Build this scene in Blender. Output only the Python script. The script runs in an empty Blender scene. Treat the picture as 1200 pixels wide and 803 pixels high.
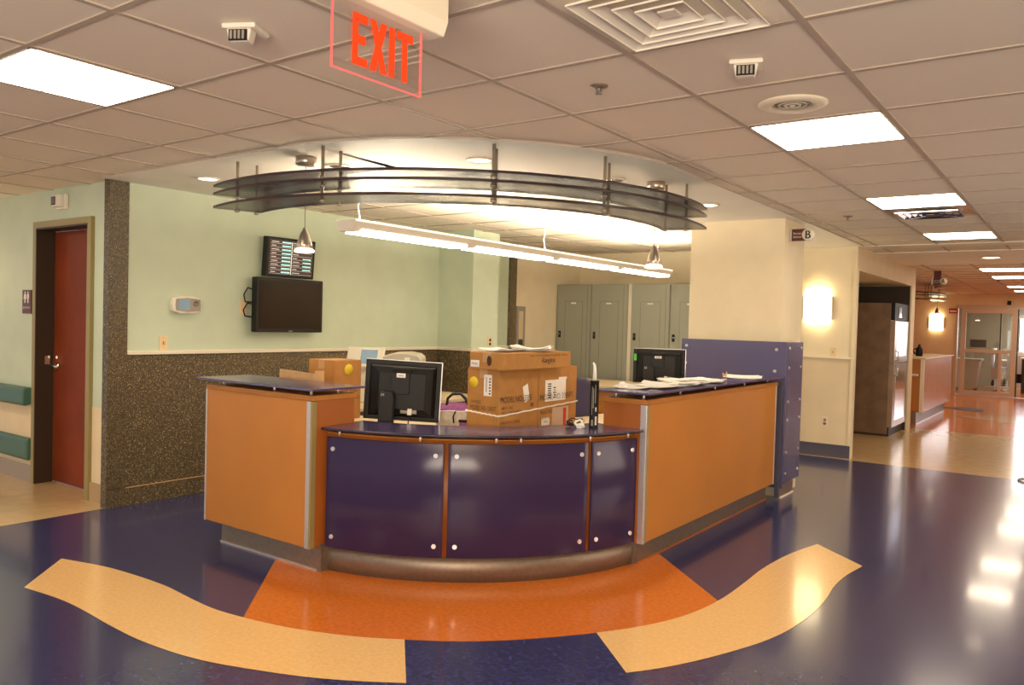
import bpy, bmesh, math, random
from mathutils import Vector, Matrix
random.seed(7)
C = bpy.context.scene.collection
CAM_Z = 1.46
CEIL = 2.434
DC = (-3.761, 4.641)          # centre of the curved desk front
R = math.radians

# ------------------------------------------------------------------ materials
def mat(name, col, rough=0.5, metal=0.0, spec=0.5, n=None, bump=0.0, coat=0.0, alpha=1.0, emit=None, es=1.0, col2=None):
    m = bpy.data.materials.new(name); m.use_nodes = True
    nt = m.node_tree; b = nt.nodes['Principled BSDF']
    b.inputs['Base Color'].default_value = (*col, 1)
    b.inputs['Roughness'].default_value = rough
    b.inputs['Metallic'].default_value = metal
    b.inputs['Specular IOR Level'].default_value = spec
    b.inputs['Coat Weight'].default_value = coat
    b.inputs['Coat Roughness'].default_value = 0.08
    b.inputs['Alpha'].default_value = alpha
    if emit:
        b.inputs['Emission Color'].default_value = (*emit, 1)
        b.inputs['Emission Strength'].default_value = es
    if n or bump:
        scale = n[0] if n else 60
        tc = nt.nodes.new('ShaderNodeTexCoord'); no = nt.nodes.new('ShaderNodeTexNoise')
        no.inputs['Scale'].default_value = scale; no.inputs['Detail'].default_value = 4
        nt.links.new(tc.outputs['Object'], no.inputs['Vector'])
        if n:
            rp = nt.nodes.new('ShaderNodeValToRGB')
            a = n[1]
            lo = tuple(c*(1-a) for c in col); hi = col2 or tuple(min(1, c*(1+a)) for c in col)
            rp.color_ramp.elements[0].position = 0.35; rp.color_ramp.elements[1].position = 0.65
            rp.color_ramp.elements[0].color = (*lo, 1); rp.color_ramp.elements[1].color = (*hi, 1)
            nt.links.new(no.outputs['Fac'], rp.inputs['Fac']); nt.links.new(rp.outputs['Color'], b.inputs['Base Color'])
        if bump:
            bp = nt.nodes.new('ShaderNodeBump'); bp.inputs['Strength'].default_value = bump; bp.inputs['Distance'].default_value = 0.002
            nt.links.new(no.outputs['Fac'], bp.inputs['Height']); nt.links.new(bp.outputs['Normal'], b.inputs['Normal'])
    return m
def emis(name, col, s):
    m = bpy.data.materials.new(name); m.use_nodes = True; nt = m.node_tree
    nt.nodes.remove(nt.nodes['Principled BSDF']); e = nt.nodes.new('ShaderNodeEmission')
    e.inputs['Color'].default_value = (*col, 1); e.inputs['Strength'].default_value = s
    nt.links.new(e.outputs[0], nt.nodes['Material Output'].inputs[0]); return m
def granite(name, base, speck, scale=150, rough=0.45):
    m = mat(name, base, rough); nt = m.node_tree; b = nt.nodes['Principled BSDF']
    tc = nt.nodes.new('ShaderNodeTexCoord'); n1 = nt.nodes.new('ShaderNodeTexNoise'); n2 = nt.nodes.new('ShaderNodeTexNoise')
    n1.inputs['Scale'].default_value = scale; n1.inputs['Detail'].default_value = 1.5
    n2.inputs['Scale'].default_value = scale*0.32; n2.inputs['Detail'].default_value = 3
    r1 = nt.nodes.new('ShaderNodeValToRGB'); r2 = nt.nodes.new('ShaderNodeValToRGB')
    r1.color_ramp.elements[0].position = 0.62; r1.color_ramp.elements[1].position = 0.68
    r1.color_ramp.elements[0].color = (0, 0, 0, 1); r1.color_ramp.elements[1].color = (1, 1, 1, 1)
    r2.color_ramp.elements[0].position = 0.35; r2.color_ramp.elements[1].position = 0.65
    r2.color_ramp.elements[0].color = (*[c*0.6 for c in base], 1); r2.color_ramp.elements[1].color = (*[c*1.35 for c in base], 1)
    mx = nt.nodes.new('ShaderNodeMix'); mx.data_type = 'RGBA'
    nt.links.new(tc.outputs['Object'], n1.inputs['Vector']); nt.links.new(tc.outputs['Object'], n2.inputs['Vector'])
    nt.links.new(n1.outputs['Fac'], r1.inputs['Fac']); nt.links.new(n2.outputs['Fac'], r2.inputs['Fac'])
    nt.links.new(r1.outputs['Color'], mx.inputs['Factor']); nt.links.new(r2.outputs['Color'], mx.inputs[6])
    mx.inputs[7].default_value = (*speck, 1)
    nt.links.new(mx.outputs[2], b.inputs['Base Color']); return m
def glassy(name, col, rough=0.02, trans=0.75):
    m = bpy.data.materials.new(name); m.use_nodes = True; nt = m.node_tree
    nt.nodes.remove(nt.nodes['Principled BSDF'])
    t = nt.nodes.new('ShaderNodeBsdfTransparent'); t.inputs[0].default_value = (*col, 1)
    g = nt.nodes.new('ShaderNodeBsdfGlossy'); g.inputs['Roughness'].default_value = rough
    mx = nt.nodes.new('ShaderNodeMixShader'); mx.inputs[0].default_value = 1-trans
    nt.links.new(t.outputs[0], mx.inputs[1]); nt.links.new(g.outputs[0], mx.inputs[2])
    nt.links.new(mx.outputs[0], nt.nodes['Material Output'].inputs[0]); return m

LIGHT = (1.0, 0.83, 0.62)
M = dict(
 tile=mat('ceiling tile', (.83,.75,.63), .95, n=(300,.03), spec=.1),
 tbar=mat('ceiling grid bar', (.50,.42,.34), .6, spec=.3),
 dry=mat('white drywall', (.88,.84,.76), .55, spec=.3, n=(3,.02)),
 green=mat('sage green paint', (.56,.64,.49), .6, n=(4,.03), bump=.1),
 paleg=mat('pale blue green paint', (.48,.58,.52), .55, n=(4,.03)),
 cream=mat('cream paint', (.82,.71,.50), .6, n=(4,.03)),
 creamd=mat('cream wainscot', (.76,.63,.42), .6, n=(4,.03)),
 peach=mat('peach paint', (.80,.58,.33), .6, n=(4,.03)),
 granite=granite('brown speckled wall stone', (.072,.053,.028), (.58,.44,.21), 135),
 rail=mat('cream painted rail', (.85,.77,.62), .4),
 blue=mat('blue floor linoleum', (.026,.032,.115), .20, n=(38,.18), coat=.35, bump=.02, col2=(.042,.048,.15)),
 tan=mat('tan floor linoleum', (.62,.43,.22), .18, n=(9,.06), coat=.3, bump=.03),
 gold=mat('golden floor linoleum', (.86,.56,.24), .18, n=(50,.05), coat=.3, bump=.03),
 orange=mat('orange floor linoleum', (.66,.175,.022), .18, n=(45,.10), coat=.3, bump=.03),
 lam=mat('orange wood grain laminate', (.46,.18,.03), .45, n=(2,.06)),
 lamd=mat('deep orange laminate edge', (.38,.115,.018), .45, n=(2,.06)),
 alu=mat('brushed aluminium', (.62,.58,.58), .35, .7, n=(90,.05)),
 kick=mat('metal toe kick', (.26,.21,.17), .4, .6, n=(40,.08)),
 purple=mat('smoked purple acrylic', (.036,.022,.072), .15, spec=.28, coat=0, n=(1.2,.08)),
 slab=mat('frosted purple glass top', (.075,.055,.16), .18, spec=.6, coat=.2, alpha=.93),
 slabe=mat('dark glass edge', (.035,.03,.06), .25),
 bluep=mat('blue violet translucent panel', (.105,.10,.20), .22, spec=.5, alpha=.90),
 shelf=mat('smoked canopy glass', (.15,.135,.15), .22, spec=.5, alpha=.74),
 shelfe=mat('canopy glass dark edge', (.035,.018,.022), .35),
 rod=mat('satin steel', (.60,.53,.44), .3, .9),
 bolt=mat('polished bolt', (.85,.80,.85), .25, .6),
 blk=mat('black plastic', (.006,.006,.006), .45, spec=.25, n=(60,.1)),
 blk2=mat('dark screen glass', (.016,.010,.006), .25, spec=.2),
 blkm=mat('charcoal plastic', (.013,.012,.012), .5, spec=.25),
 grey=mat('grey plastic', (.30,.27,.23), .5),
 white=mat('white plastic', (.80,.74,.64), .45),
 paper=mat('white paper', (.86,.84,.80), .8, n=(20,.03)),
 card=mat('corrugated cardboard', (.43,.205,.055), .85, n=(14,.07)),
 cardl=mat('pale cardboard', (.56,.36,.17), .85, n=(14,.07)),
 tape=mat('packing tape', (.50,.28,.11), .3),
 print_=mat('dark brown print', (.07,.03,.015), .8),
 black=mat('black print', (.02,.02,.02), .7),
 yellow=mat('yellow sticker', (.75,.55,.02), .6),
 lime=mat('green sticky note', (.12,.65,.08), .6),
 maroon=mat('maroon sign plastic', (.10,.018,.014), .4),
 red=mat('red plastic', (.55,.03,.015), .4),
 wood=mat('cherry wood door', (.20,.036,.010), .5, spec=.2, n=(3,.12)),
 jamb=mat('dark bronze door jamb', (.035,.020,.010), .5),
 brass=mat('olive bronze frame', (.30,.24,.09), .45, 0),
 teal=mat('green rubber bumper', (.055,.14,.105), .4),
 gbase=mat('grey rubber base', (.34,.29,.25), .6),
 bbase=mat('dark blue rubber base', (.06,.06,.10), .5),
 tbase=mat('tan rubber base', (.42,.30,.17), .6),
 locker=mat('grey green locker steel', (.29,.30,.245), .45, n=(3,.03)),
 lockerd=mat('locker groove', (.14,.13,.10), .6),
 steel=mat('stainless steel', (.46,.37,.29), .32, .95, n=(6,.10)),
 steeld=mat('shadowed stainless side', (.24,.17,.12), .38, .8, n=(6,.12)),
 chrome=mat('chrome', (.75,.72,.68), .12, 1.0),
 beige=mat('beige laminate', (.66,.52,.33), .5),
 printer=mat('warm grey printer plastic', (.50,.46,.36), .5),
 printerl=mat('light printer plastic', (.72,.67,.55), .5),
 lcd=mat('blue grey display', (.16,.24,.30), .25, emit=(.2,.32,.42), es=.25),
 navy=mat('navy chair fabric', (.055,.05,.11), .85, n=(200,.1)),
 bagp=mat('purple bag fabric', (.30,.09,.27), .8, n=(60,.15)),
 bagw=mat('silver grey bag fabric', (.60,.54,.46), .7, n=(40,.1)),
 dark=mat('dark void', (.01,.008,.006), .9),
 doorframe=mat('beige aluminium frame', (.62,.45,.31), .45, .2),
 equip=mat('light hospital plastic', (.55,.58,.60), .5),
 bed=mat('beige mattress', (.55,.43,.33), .8),
 greyg=mat('grey green room paint', (.36,.37,.29), .7),
 outlet=mat('almond wall plate', (.78,.62,.36), .45),
 outr=mat('red receptacle', (.42,.07,.03), .4),
 cyan=mat('cyan screen line', (.3,.8,.75), .5, emit=(.45,.9,.82), es=.9),
 linew=mat('pale screen line', (.7,.66,.6), .5, emit=(.9,.8,.72), es=.7),
 scr=mat('dark lit screen', (.02,.012,.01), .3, emit=(.25,.12,.08), es=.12),
 clear=glassy('clear pane', (.93,.95,.92), .02, .86),
 acr=glassy('clear acrylic sign', (1.0,.97,.95), .01, .78),
)
M['troff'] = emis('troffer lens', LIGHT, 17)
M['lens'] = emis('pendant lens', (1, .88, .70), 11)
M['uplight'] = emis('indirect uplight', (1, .85, .62), 95)
M['rim'] = emis('painted uplight spill', (1, .85, .64), 1.6)
M['lamp'] = emis('lamp glow', (1, .80, .55), 9)
M['sconce'] = emis('sconce glass glow', (1, .78, .45), 7)
M['exitred'] = emis('lit red letter', (1, .06, .012), 1.25)
M['exitedge'] = emis('lit red edge', (1, .16, .13), 1.2)
M['win'] = emis('daylight window', (1.0, .97, 1.0), 9)
M['doorrefl'] = emis('painted door reflection', (.95, .93, 1.0), 1.6)  # glowing colour stands for the bright reflection in the steel fridge door

# ------------------------------------------------------------------ mesh builder
class MB:
    def __init__(s): s.v = []; s.f = []; s.m = []; s.sm = []; s.mats = []
    def mi(s, m):
        if m not in s.mats: s.mats.append(m)
        return s.mats.index(m)
    def face(s, pts, m, smooth=False):
        i = len(s.v); s.v += [tuple(p) for p in pts]; s.f.append(tuple(range(i, i+len(pts)))); s.m.append(s.mi(m)); s.sm.append(smooth)
    def mesh(s, vs, fs, m, smooth=False):
        i = len(s.v); s.v += [tuple(p) for p in vs]; k = s.mi(m)
        for f in fs: s.f.append(tuple(i+a for a in f)); s.m.append(k); s.sm.append(smooth)
    def box(s, x0, x1, y0, y1, z0, z1, m, xf=None):
        vs = [(x, y, z) for z in (z0, z1) for y in (y0, y1) for x in (x0, x1)]
        if xf is not None: vs = [tuple(xf @ Vector(v)) for v in vs]
        s.mesh(vs, [(0,2,3,1),(4,5,7,6),(0,1,5,4),(2,6,7,3),(0,4,6,2),(1,3,7,5)], m)
    def prism(s, poly, z0, z1, m, top=True, bot=True, mtop=None, smooth=False):
        n = len(poly)
        vs = [(x, y, z0) for x, y in poly] + [(x, y, z1) for x, y in poly]
        s.mesh(vs, [(i, (i+1) % n, n+(i+1) % n, n+i) for i in range(n)], m, smooth)
        if top: s.face([(x, y, z1) for x, y in poly], mtop or m)
        if bot: s.face([(x, y, z0) for x, y in reversed(poly)], m)
    def prism_y(s, poly, y0, y1, m, xf=None):       # polygon in x,z extruded along y
        n = len(poly); vs = [(x, y0, z) for x, z in poly] + [(x, y1, z) for x, z in poly]
        if xf is not None: vs = [tuple(xf @ Vector(v)) for v in vs]
        s.mesh(vs, [(i, (i+1) % n, n+(i+1) % n, n+i) for i in range(n)] + [tuple(reversed(range(n))), tuple(range(n, 2*n))], m)
    def band(s, c, r0, r1, a0, a1, z0, z1, m, n=40, medge=None):
        A = [R(a0+(a1-a0)*i/n) for i in range(n+1)]
        P = lambda r, a, z: (c[0]+r*math.cos(a), c[1]+r*math.sin(a), z)
        me = medge or m
        for (ra, za, rb, zb, mm, sm) in ((r1, z0, r1, z1, me, True), (r1, z1, r0, z1, m, False), (r0, z1, r0, z0, me, True), (r0, z0, r1, z0, m, False)):
            vs = []; fs = []
            for a in A: vs += [P(ra, a, za), P(rb, a, zb)]
            for i in range(n): fs.append((2*i, 2*i+2, 2*i+3, 2*i+1))
            s.mesh(vs, fs, mm, sm)
        for a, fl in ((A[0], False), (A[-1], True)):
            q = [P(r0, a, z0), P(r1, a, z0), P(r1, a, z1), P(r0, a, z1)]
            s.face(q[::-1] if fl else q, me)
    def tube(s, path, r, m, n=10, caps=True):
        P = [Vector(p) for p in path]; rings = []; up = None
        for i, p in enumerate(P):
            t = (P[min(i+1, len(P)-1)]-P[max(i-1, 0)]).normalized()
            if up is None:
                up = Vector((0, 0, 1)) if abs(t.z) < .9 else Vector((1, 0, 0))
            a = t.cross(up).normalized(); b = a.cross(t).normalized(); up = b
            rr = r[i] if isinstance(r, (list, tuple)) else r
            rings.append([p+rr*(math.cos(2*math.pi*k/n)*a+math.sin(2*math.pi*k/n)*b) for k in range(n)])
        vs = [q for g in rings for q in g]; fs = []
        for i in range(len(P)-1):
            for k in range(n): fs.append((i*n+k, i*n+(k+1) % n, (i+1)*n+(k+1) % n, (i+1)*n+k))
        s.mesh(vs, fs, m, True)
        if caps: s.face(rings[0][::-1], m); s.face(rings[-1], m)
    def lathe(s, prof, c, m, n=24, axis='z', smooth=True, caps=True):
        vs = []; fs = []
        for r, h in prof:
            for k in range(n):
                a = 2*math.pi*k/n; p = (r*math.cos(a), r*math.sin(a), h)
                if axis == 'y': p = (p[0], -p[2], p[1])      # axis towards the viewer (-y)
                if axis == 'x': p = (p[2], p[0], p[1])
                vs.append((p[0]+c[0], p[1]+c[1], p[2]+c[2]))
        for i in range(len(prof)-1):
            for k in range(n): fs.append((i*n+k, i*n+(k+1) % n, (i+1)*n+(k+1) % n, (i+1)*n+k))
        s.mesh(vs, fs, m, smooth)
        if not caps: return
        if prof[0][0] > 1e-5: s.face([vs[k] for k in range(n)][::-1], m)
        if prof[-1][0] > 1e-5: s.face([vs[(len(prof)-1)*n+k] for k in range(n)], m)
    def text(s, txt, o, u, v, w, h, m, off=0.0015):
        vs, fs = glyphs(txt)
        x0 = min(p[0] for p in vs); x1 = max(p[0] for p in vs); y0 = min(p[1] for p in vs); y1 = max(p[1] for p in vs)
        u = Vector(u); v = Vector(v); nrm = u.cross(v); o = Vector(o)+nrm*off
        s.mesh([o+u*((p[0]-x0)/(x1-x0)*w)+v*((p[1]-y0)/(y1-y0)*h) for p in vs], fs, m)
    def build(s, name, parent=None, bevel=0, sub=0, local=False):
        off = Vector((0, 0, 0))
        if parent is not None and not local:
            q = parent
            while q is not None: off += q.location; q = q.parent
        me = bpy.data.meshes.new(name)
        me.from_pydata([tuple(Vector(v)-off) for v in s.v], [], s.f)
        for m in s.mats: me.materials.append(m)
        me.polygons.foreach_set('material_index', s.m); me.polygons.foreach_set('use_smooth', s.sm)
        bm = bmesh.new(); bm.from_mesh(me); bmesh.ops.remove_doubles(bm, verts=bm.verts, dist=1e-5)
        bmesh.ops.recalc_face_normals(bm, faces=bm.faces); bm.to_mesh(me); bm.free(); me.update()
        o = bpy.data.objects.new(name, me); C.objects.link(o)
        if parent is not None: o.parent = parent
        if bevel:
            b = o.modifiers.new('bevel', 'BEVEL'); b.width = bevel; b.segments = 2; b.limit_method = 'ANGLE'; b.angle_limit = R(40)
        if sub:
            b = o.modifiers.new('sub', 'SUBSURF'); b.levels = sub; b.render_levels = sub
            for p in me.polygons: p.use_smooth = True
        return o
_g = {}
def glyphs(t):
    if t not in _g:
        cu = bpy.data.curves.new('t', 'FONT'); cu.body = t; cu.resolution_u = 3
        ob = bpy.data.objects.new('t', cu); C.objects.link(ob)
        dg = bpy.context.evaluated_depsgraph_get(); me = ob.evaluated_get(dg).to_mesh()
        _g[t] = ([tuple(v.co) for v in me.vertices], [tuple(p.vertices) for p in me.polygons])
        ob.evaluated_get(dg).to_mesh_clear(); bpy.data.objects.remove(ob); bpy.data.curves.remove(cu)
    return _g[t]
def tag(o, label=None, cat=None, group=None, kind=None):
    if label: o['label'] = label
    if cat: o['category'] = cat
    if group: o['group'] = group
    if kind: o['kind'] = kind
    return o
def thing(name, label, cat, loc=(0, 0, 0), rz=0, group=None, rx=0, ry=0):
    o = bpy.data.objects.new(name, None); C.objects.link(o); o.empty_display_size = .1
    o.location = loc; o.rotation_euler = (rx, ry, rz); return tag(o, label, cat, group)
def struct(mb, name, label, cat=None, bevel=0, parent=None):
    o = mb.build(name, parent, bevel)
    if parent is None: tag(o, label, cat or name.split('_')[0], kind='structure')
    return o
def part(name, parent, fn, bevel=0, local=False, label=None):
    mb = MB(); fn(mb); o = mb.build(name, parent, bevel, local=local)
    if label: o['label'] = label
    return o
def dup(root, loc, label=None, group=None, rz=None):
    r = root.copy(); C.objects.link(r); r.location = loc
    if rz is not None: r.rotation_euler = (0, 0, rz)
    if label: r['label'] = label
    if group: r['group'] = group
    for ch in list(root.children):
        c = ch.copy(); C.objects.link(c); c.parent = r
        for g in ch.children:
            d = g.copy(); C.objects.link(d); d.parent = c
    return r

# ------------------------------------------------------------------ floor
LT = [(-4.834,2.231),(-4.515,2.314),(-4.244,2.346),(-3.946,2.357),(-3.671,2.334),(-3.457,2.324),(-3.254,2.347),(-3.01,2.397),(-2.85,2.452),(-2.65,2.539),(-2.475,2.647)]
LB = [(-2.168,2.334),(-2.321,2.229),(-2.513,2.12),(-2.717,2.034),(-2.909,1.965),(-3.106,1.919),(-3.377,1.893),(-3.65,1.897),(-3.841,1.908),(-4.064,1.915),(-4.254,1.903),(-4.468,1.875)]
RT = [(-1.838,3.283),(-1.745,3.43),(-1.665,3.593),(-1.607,3.761),(-1.572,3.935),(-1.556,4.09),(-1.55,4.253),(-1.553,4.505),(-1.560,4.80),(-1.542,5.13),(-1.505,5.39),(-1.453,5.624)]
RB = [(-1.091,5.287),(-1.125,5.02),(-1.13,4.77),(-1.112,4.55),(-1.103,4.364),(-1.108,4.14),(-1.135,3.898),(-1.183,3.69),(-1.248,3.506),(-1.337,3.297),(-1.43,3.12),(-1.523,2.985)]
OM = [(-2.475,2.647),(-2.326,2.746),(-2.207,2.845),(-2.095,2.957),(-1.963,3.113),(-1.838,3.283)]
def smooth(pts, k=4):
    out = []
    for i in range(len(pts)-1):
        p0 = pts[max(i-1, 0)]; p1 = pts[i]; p2 = pts[i+1]; p3 = pts[min(i+2, len(pts)-1)]
        for j in range(k):
            t = j/k
            out.append(tuple(.5*((2*p1[d])+(-p0[d]+p2[d])*t+(2*p0[d]-5*p1[d]+4*p2[d]-p3[d])*t*t+(-p0[d]+3*p1[d]-3*p2[d]+p3[d])*t**3) for d in (0, 1)))
    return out+[pts[-1]]
fl = MB()
def inlay(poly, m, z): fl.face([(x, y, z) for x, y in poly], m)
YB = 9.53
fl.box(-12, 4, -4.5, YB, -.05, 0, M['blue'])
fl.box(-12, 4, YB, 13.45, -.05, 0, M['tan']); fl.box(-12, 4, 13.45, 28, -.05, 0, M['orange'])
inlay([(-12, -4.5), (-5.85, -4.5), (-5.85, 3.6), (-12, 3.6)], M['tan'], .0008)
inlay(smooth([(-1.9,16.1),(-1.3,16.6),(-.6,16.9),(.2,17.3)])+[(1.4,17.4),(.8,15.9),(-.6,15.2)], M['tan'], .003)
inlay([(-2.4,17.9),(-2.0,17.5),(-1.6,17.3),(-1.6,17.8),(-1.9,18.2)], M['bbase'], .003)
sLT, sLB, sRT, sRB, sOM = [smooth(a) for a in (LT, LB, RT, RB, OM)]
i_o = min(range(len(sLT)), key=lambda i: (sLT[i][0]+3.254)**2+(sLT[i][1]-2.347)**2)
j_o = min(range(len(sRT)), key=lambda i: (sRT[i][0]+1.556)**2+(sRT[i][1]-4.09)**2)
inlay([(-3.935, 3.07)]+sLT[i_o:]+sOM+sRT[:j_o+1]+[(-2.19, 4.69), (-2.5, 4.69), (-3.6, 3.6)], M['orange'], .0010)
inlay(sLT+sLB, M['gold'], .0016)
inlay(sRT+sRB, M['gold'], .0016)
struct(fl, 'floor', 'glossy dark blue floor with golden swooshes, an orange fan and tan areas', 'floor')

# ------------------------------------------------------------------ ceiling
GX0, GY0, G = -6.2537, 1.3374, .6096
ce = MB()
ce.box(-12, 4, -4.5, 28, CEIL, CEIL+.1, M['tile'])
x = GX0-9*G
while x < 4:
    ce.box(x-.012, x+.012, -4.5, 28, CEIL-.006, CEIL+.01, M['tbar']); x += G
y = GY0-9*G
while y < 28:
    ce.box(-12, 4, y-.012, y+.012, CEIL-.0055, CEIL+.01, M['tbar']); y += G
struct(ce, 'ceiling', 'suspended ceiling of white square tiles in a metal grid', 'ceiling')
# drywall soffit following the desk plan
def offs(r, s):      # outline of soffit edge moved inward by s
    p = [(-5.84, 2.93+s), (-4.6, 2.93+s), (-3.6, 2.93+s)]
    rr = 1.70-s
    for i in range(25):
        a = R(-84+ (76)*i/24); p.append((DC[0]+rr*math.cos(a), DC[1]+rr*math.sin(a)-0.01))
    p += [(-2.09-s, 4.55), (-2.09-s, 7), (-2.11-s, 9.65)]
    return p
sf = MB(); ZS = CEIL-.012
o1 = offs(0, 0); o2 = offs(0, 1.15)
for i in range(len(o1)-1):
    sf.face([(*o1[i], ZS), (*o1[i+1], ZS), (*o2[i+1], ZS), (*o2[i], ZS)], M['dry'])
    for o in (o1, o2): sf.face([(*o[i], ZS), (*o[i+1], ZS), (*o[i+1], CEIL+.003), (*o[i], CEIL+.003)], M['tbar'] if o is o1 else M['dry'])
struct(sf, 'trim_1', 'smooth white plaster ceiling band curving above the desk front', 'soffit')
sb = MB(); sb.box(-2.18, 4, 10.6, 12.5, CEIL-.012, CEIL+.01, M['dry']); sb.box(-5.84, 4, 9.70, 10.0, CEIL-.010, CEIL+.01, M['dry'])
struct(sb, 'trim_2', 'flat plaster band crossing the ceiling of the far corridor', 'soffit')

# ------------------------------------------------------------------ walls
def wall_l():
    w = MB()          # wall with the screens, faces +x at X=-5.84, Y 3.07..8.12
    w.box(-6.04, -5.84, 3.07, 8.10, 1.15, CEIL, M['green'])
    w.box(-6.04, -5.835, 3.07, 8.10, 0, 1.15, M['granite'])
    w.box(-5.835, -5.825, 3.0, 7.0, 0, .135, M['granite'])
    w.box(-5.828, -5.822, 3.0, 7.0, .132, .138, M['cardl'])
    struct(w, 'wall_left', 'sage green wall above brown speckled stone wainscot with two screens on it', 'wall')
    w = MB()          # bump-out on the wall
    w.box(-5.84, -5.36, 6.66, 7.12, 1.15, CEIL, M['green']); w.box(-5.84, -5.355, 6.655, 7.125, 0, 1.15, M['granite'])
    struct(w, 'wall_pilaster', 'sage green pilaster projecting from the wall right of the screens', 'wall')
    w = MB()          # stone corner strips
    w.box(-5.90, -5.822, 2.995, 3.14, 0, CEIL, M['granite'])
    struct(w, 'trim_3', 'full height strip of brown speckled stone at the near wall corner', 'stone strip')
    w = MB(); w.box(-5.9, -5.815, 7.96, 8.10, 0, CEIL, M['granite'])
    struct(w, 'trim_4', 'narrow full height stone strip at the far end of the green wall', 'stone strip')
    w = MB(); w.box(-5.84, -5.815, 3.14, 6.66, 1.135, 1.165, M['rail']); w.box(-5.84, -5.33, 6.63, 6.66, 1.135, 1.165, M['rail'])
    w.box(-5.36, -5.33, 6.63, 7.15, 1.135, 1.165, M['rail']); w.box(-5.84, -5.33, 7.12, 7.15, 1.135, 1.165, M['rail']); w.box(-5.84, -5.815, 7.15, 7.96, 1.135, 1.165, M['rail'])
    struct(w, 'trim_5', 'thin cream rail capping the stone wainscot', 'chair rail', bevel=.004)
wall_l()
def wall_bits():
    w = MB()   # cream wall beyond (faces +x) then back wall (faces -y)
    w.box(-6.04, -5.84, 8.10, 9.65, 0, CEIL, M['cream']); w.box(-5.84, -5.832, 8.30, 9.65, 1.0, 1.02, M['rail'])
    struct(w, 'wall_side', 'cream side wall between the stone strip and the lockers', 'wall')
    w = MB(); w.box(-6.04, -2.18, 9.65, 9.80, 1.15, CEIL, M['cream']); w.box(-6.04, -2.18, 9.645, 9.80, 0, 1.15, M['creamd'])
    struct(w, 'wall_back', 'cream wall holding the near wall lamp with the lockers standing against it', 'wall')
    w = MB(); w.box(-2.82, -2.18, 9.62, 9.645, 1.138, 1.158, M['rail'])
    struct(w, 'trim_6', 'cream rail across the wall below the near wall lamp', 'chair rail')
    w = MB(); w.box(-3.0, -2.175, 9.625, 9.645, 0, .145, M['bbase'])
    struct(w, 'baseboard_back', 'dark blue rubber baseboard under the near wall lamp', 'baseboard')
    w = MB()   # niche: lintel, far pier, inside
    w.box(-3.3, -2.18, 9.80, 13.45, 2.16, CEIL, M['cream'])
    w.box(-3.3, -2.18, 13.15, 13.45, 0, 2.16, M['cream'])
    w.box(-3.4, -3.25, 9.80, 13.45, 0, CEIL, M['cream'])
    w.box(-2.2, -2.165, 9.63, 9.70, 0, CEIL, M['cream'])
    struct(w, 'wall_niche', 'cream wall around the dark fridge alcove facing the corridor', 'wall')
    w = MB(); w.box(-3.245, -2.20, 13.135, 13.149, 0, 2.155, M['jamb'])  # thin dark sheet paints the alcove's shade onto its end wall
    struct(w, 'wall_alcove', 'inner end wall of the fridge alcove with its shade painted in dark brown', 'wall')
    w = MB()   # pillar
    w.box(-3.03, -2.17, 6.98, 7.55, 0, CEIL, M['cream'])
    struct(w, 'wall_pillar', 'square cream pillar rising behind the blue panels at the end of the desk', 'pillar')
    w = MB()   # far wall around the glass doors, Y=22
    w.box(-7, -2.66, 22, 22.2, 0, CEIL, M['peach']); w.box(-2.66, 4, 22, 22.2, 2.17, CEIL, M['peach']); w.box(1.6, 4, 22, 22.2, 0, 2.17, M['peach'])
    struct(w, 'wall_far', 'warm peach wall at the far end of the corridor around the glass doors', 'wall')
    w = MB(); w.box(-7.0, -6.8, 13.45, 22, 0, CEIL, M['peach']); w.box(-6.8, -3.4, 13.25, 13.45, 0, CEIL, M['peach'])
    struct(w, 'wall_inner', 'peach walls of the second nurse station bay', 'wall')
    w = MB(); w.box(3.8, 4, -4.5, 22, 0, CEIL, M['cream'])
    struct(w, 'wall_right', 'cream wall along the right side of the corridor', 'wall')
wall_bits()
# door wall, Y=3.07 facing -y, opening X -7.12..-6.2
w = MB()
DX0, DX1, DZ, DY = -7.10, -6.235, 2.13, 3.07
for (x0, x1) in ((-12, DX0), (DX1, -5.9)):
    w.box(x0, x1, DY, DY+.16, .72, CEIL, M['green']); w.box(x0, x1, DY-.003, DY+.16, 0, .72, M['creamd'])
w.box(DX0, DX1, DY, DY+.16, DZ, CEIL, M['green'])
struct(w, 'wall_door_side', 'green painted wall with the restroom door in it', 'wall')
w = MB(); w.box(-12, DX0-.05, DY-.018, DY-.004, 0, .145, M['gbase']); w.box(-12, DX0-.05, DY-.012, DY-.004, .145, .15, M['white'])
struct(w, 'baseboard_left', 'grey rubber baseboard left of the restroom door', 'baseboard')
w = MB(); w.box(DX1+.05, -5.905, DY-.018, DY-.004, 0, .14, M['tbase'])
struct(w, 'baseboard_corner', 'short tan baseboard between the restroom door and the stone corner', 'baseboard')
d = MB()
d.box(DX0+.01, DX1, DY+.12, DY+.16, .012, DZ-.02, M['wood'])
door = struct(d, 'door_1', 'reddish cherry wood restroom door standing in a deep bronze frame', 'door')
f = MB()
for (x0, x1) in ((DX0-.05, DX0+.0), (DX1, DX1+.05)): f.box(x0, x1, DY-.03, DY+.01, 0, DZ+.05, M['brass'])
f.box(DX0, DX1, DY-.03, DY+.01, DZ, DZ+.05, M['brass'])
f.box(DX0-.003, DX0+.012, DY-.028, DY+.118, 0, DZ, M['jamb']); f.box(DX1-.012, DX1+.003, DY-.028, DY+.118, 0, DZ, M['brass']); f.box(DX0, DX1, DY-.028, DY+.118, DZ-.014, DZ, M['jamb'])
f.build('door_frame', door)
f = MB(); f.lathe([(.028, 0), (.028, .008), (.012, .012), (.012, .05)], (-7.02, DY+.12, .985), M['chrome'], axis='y')
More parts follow.
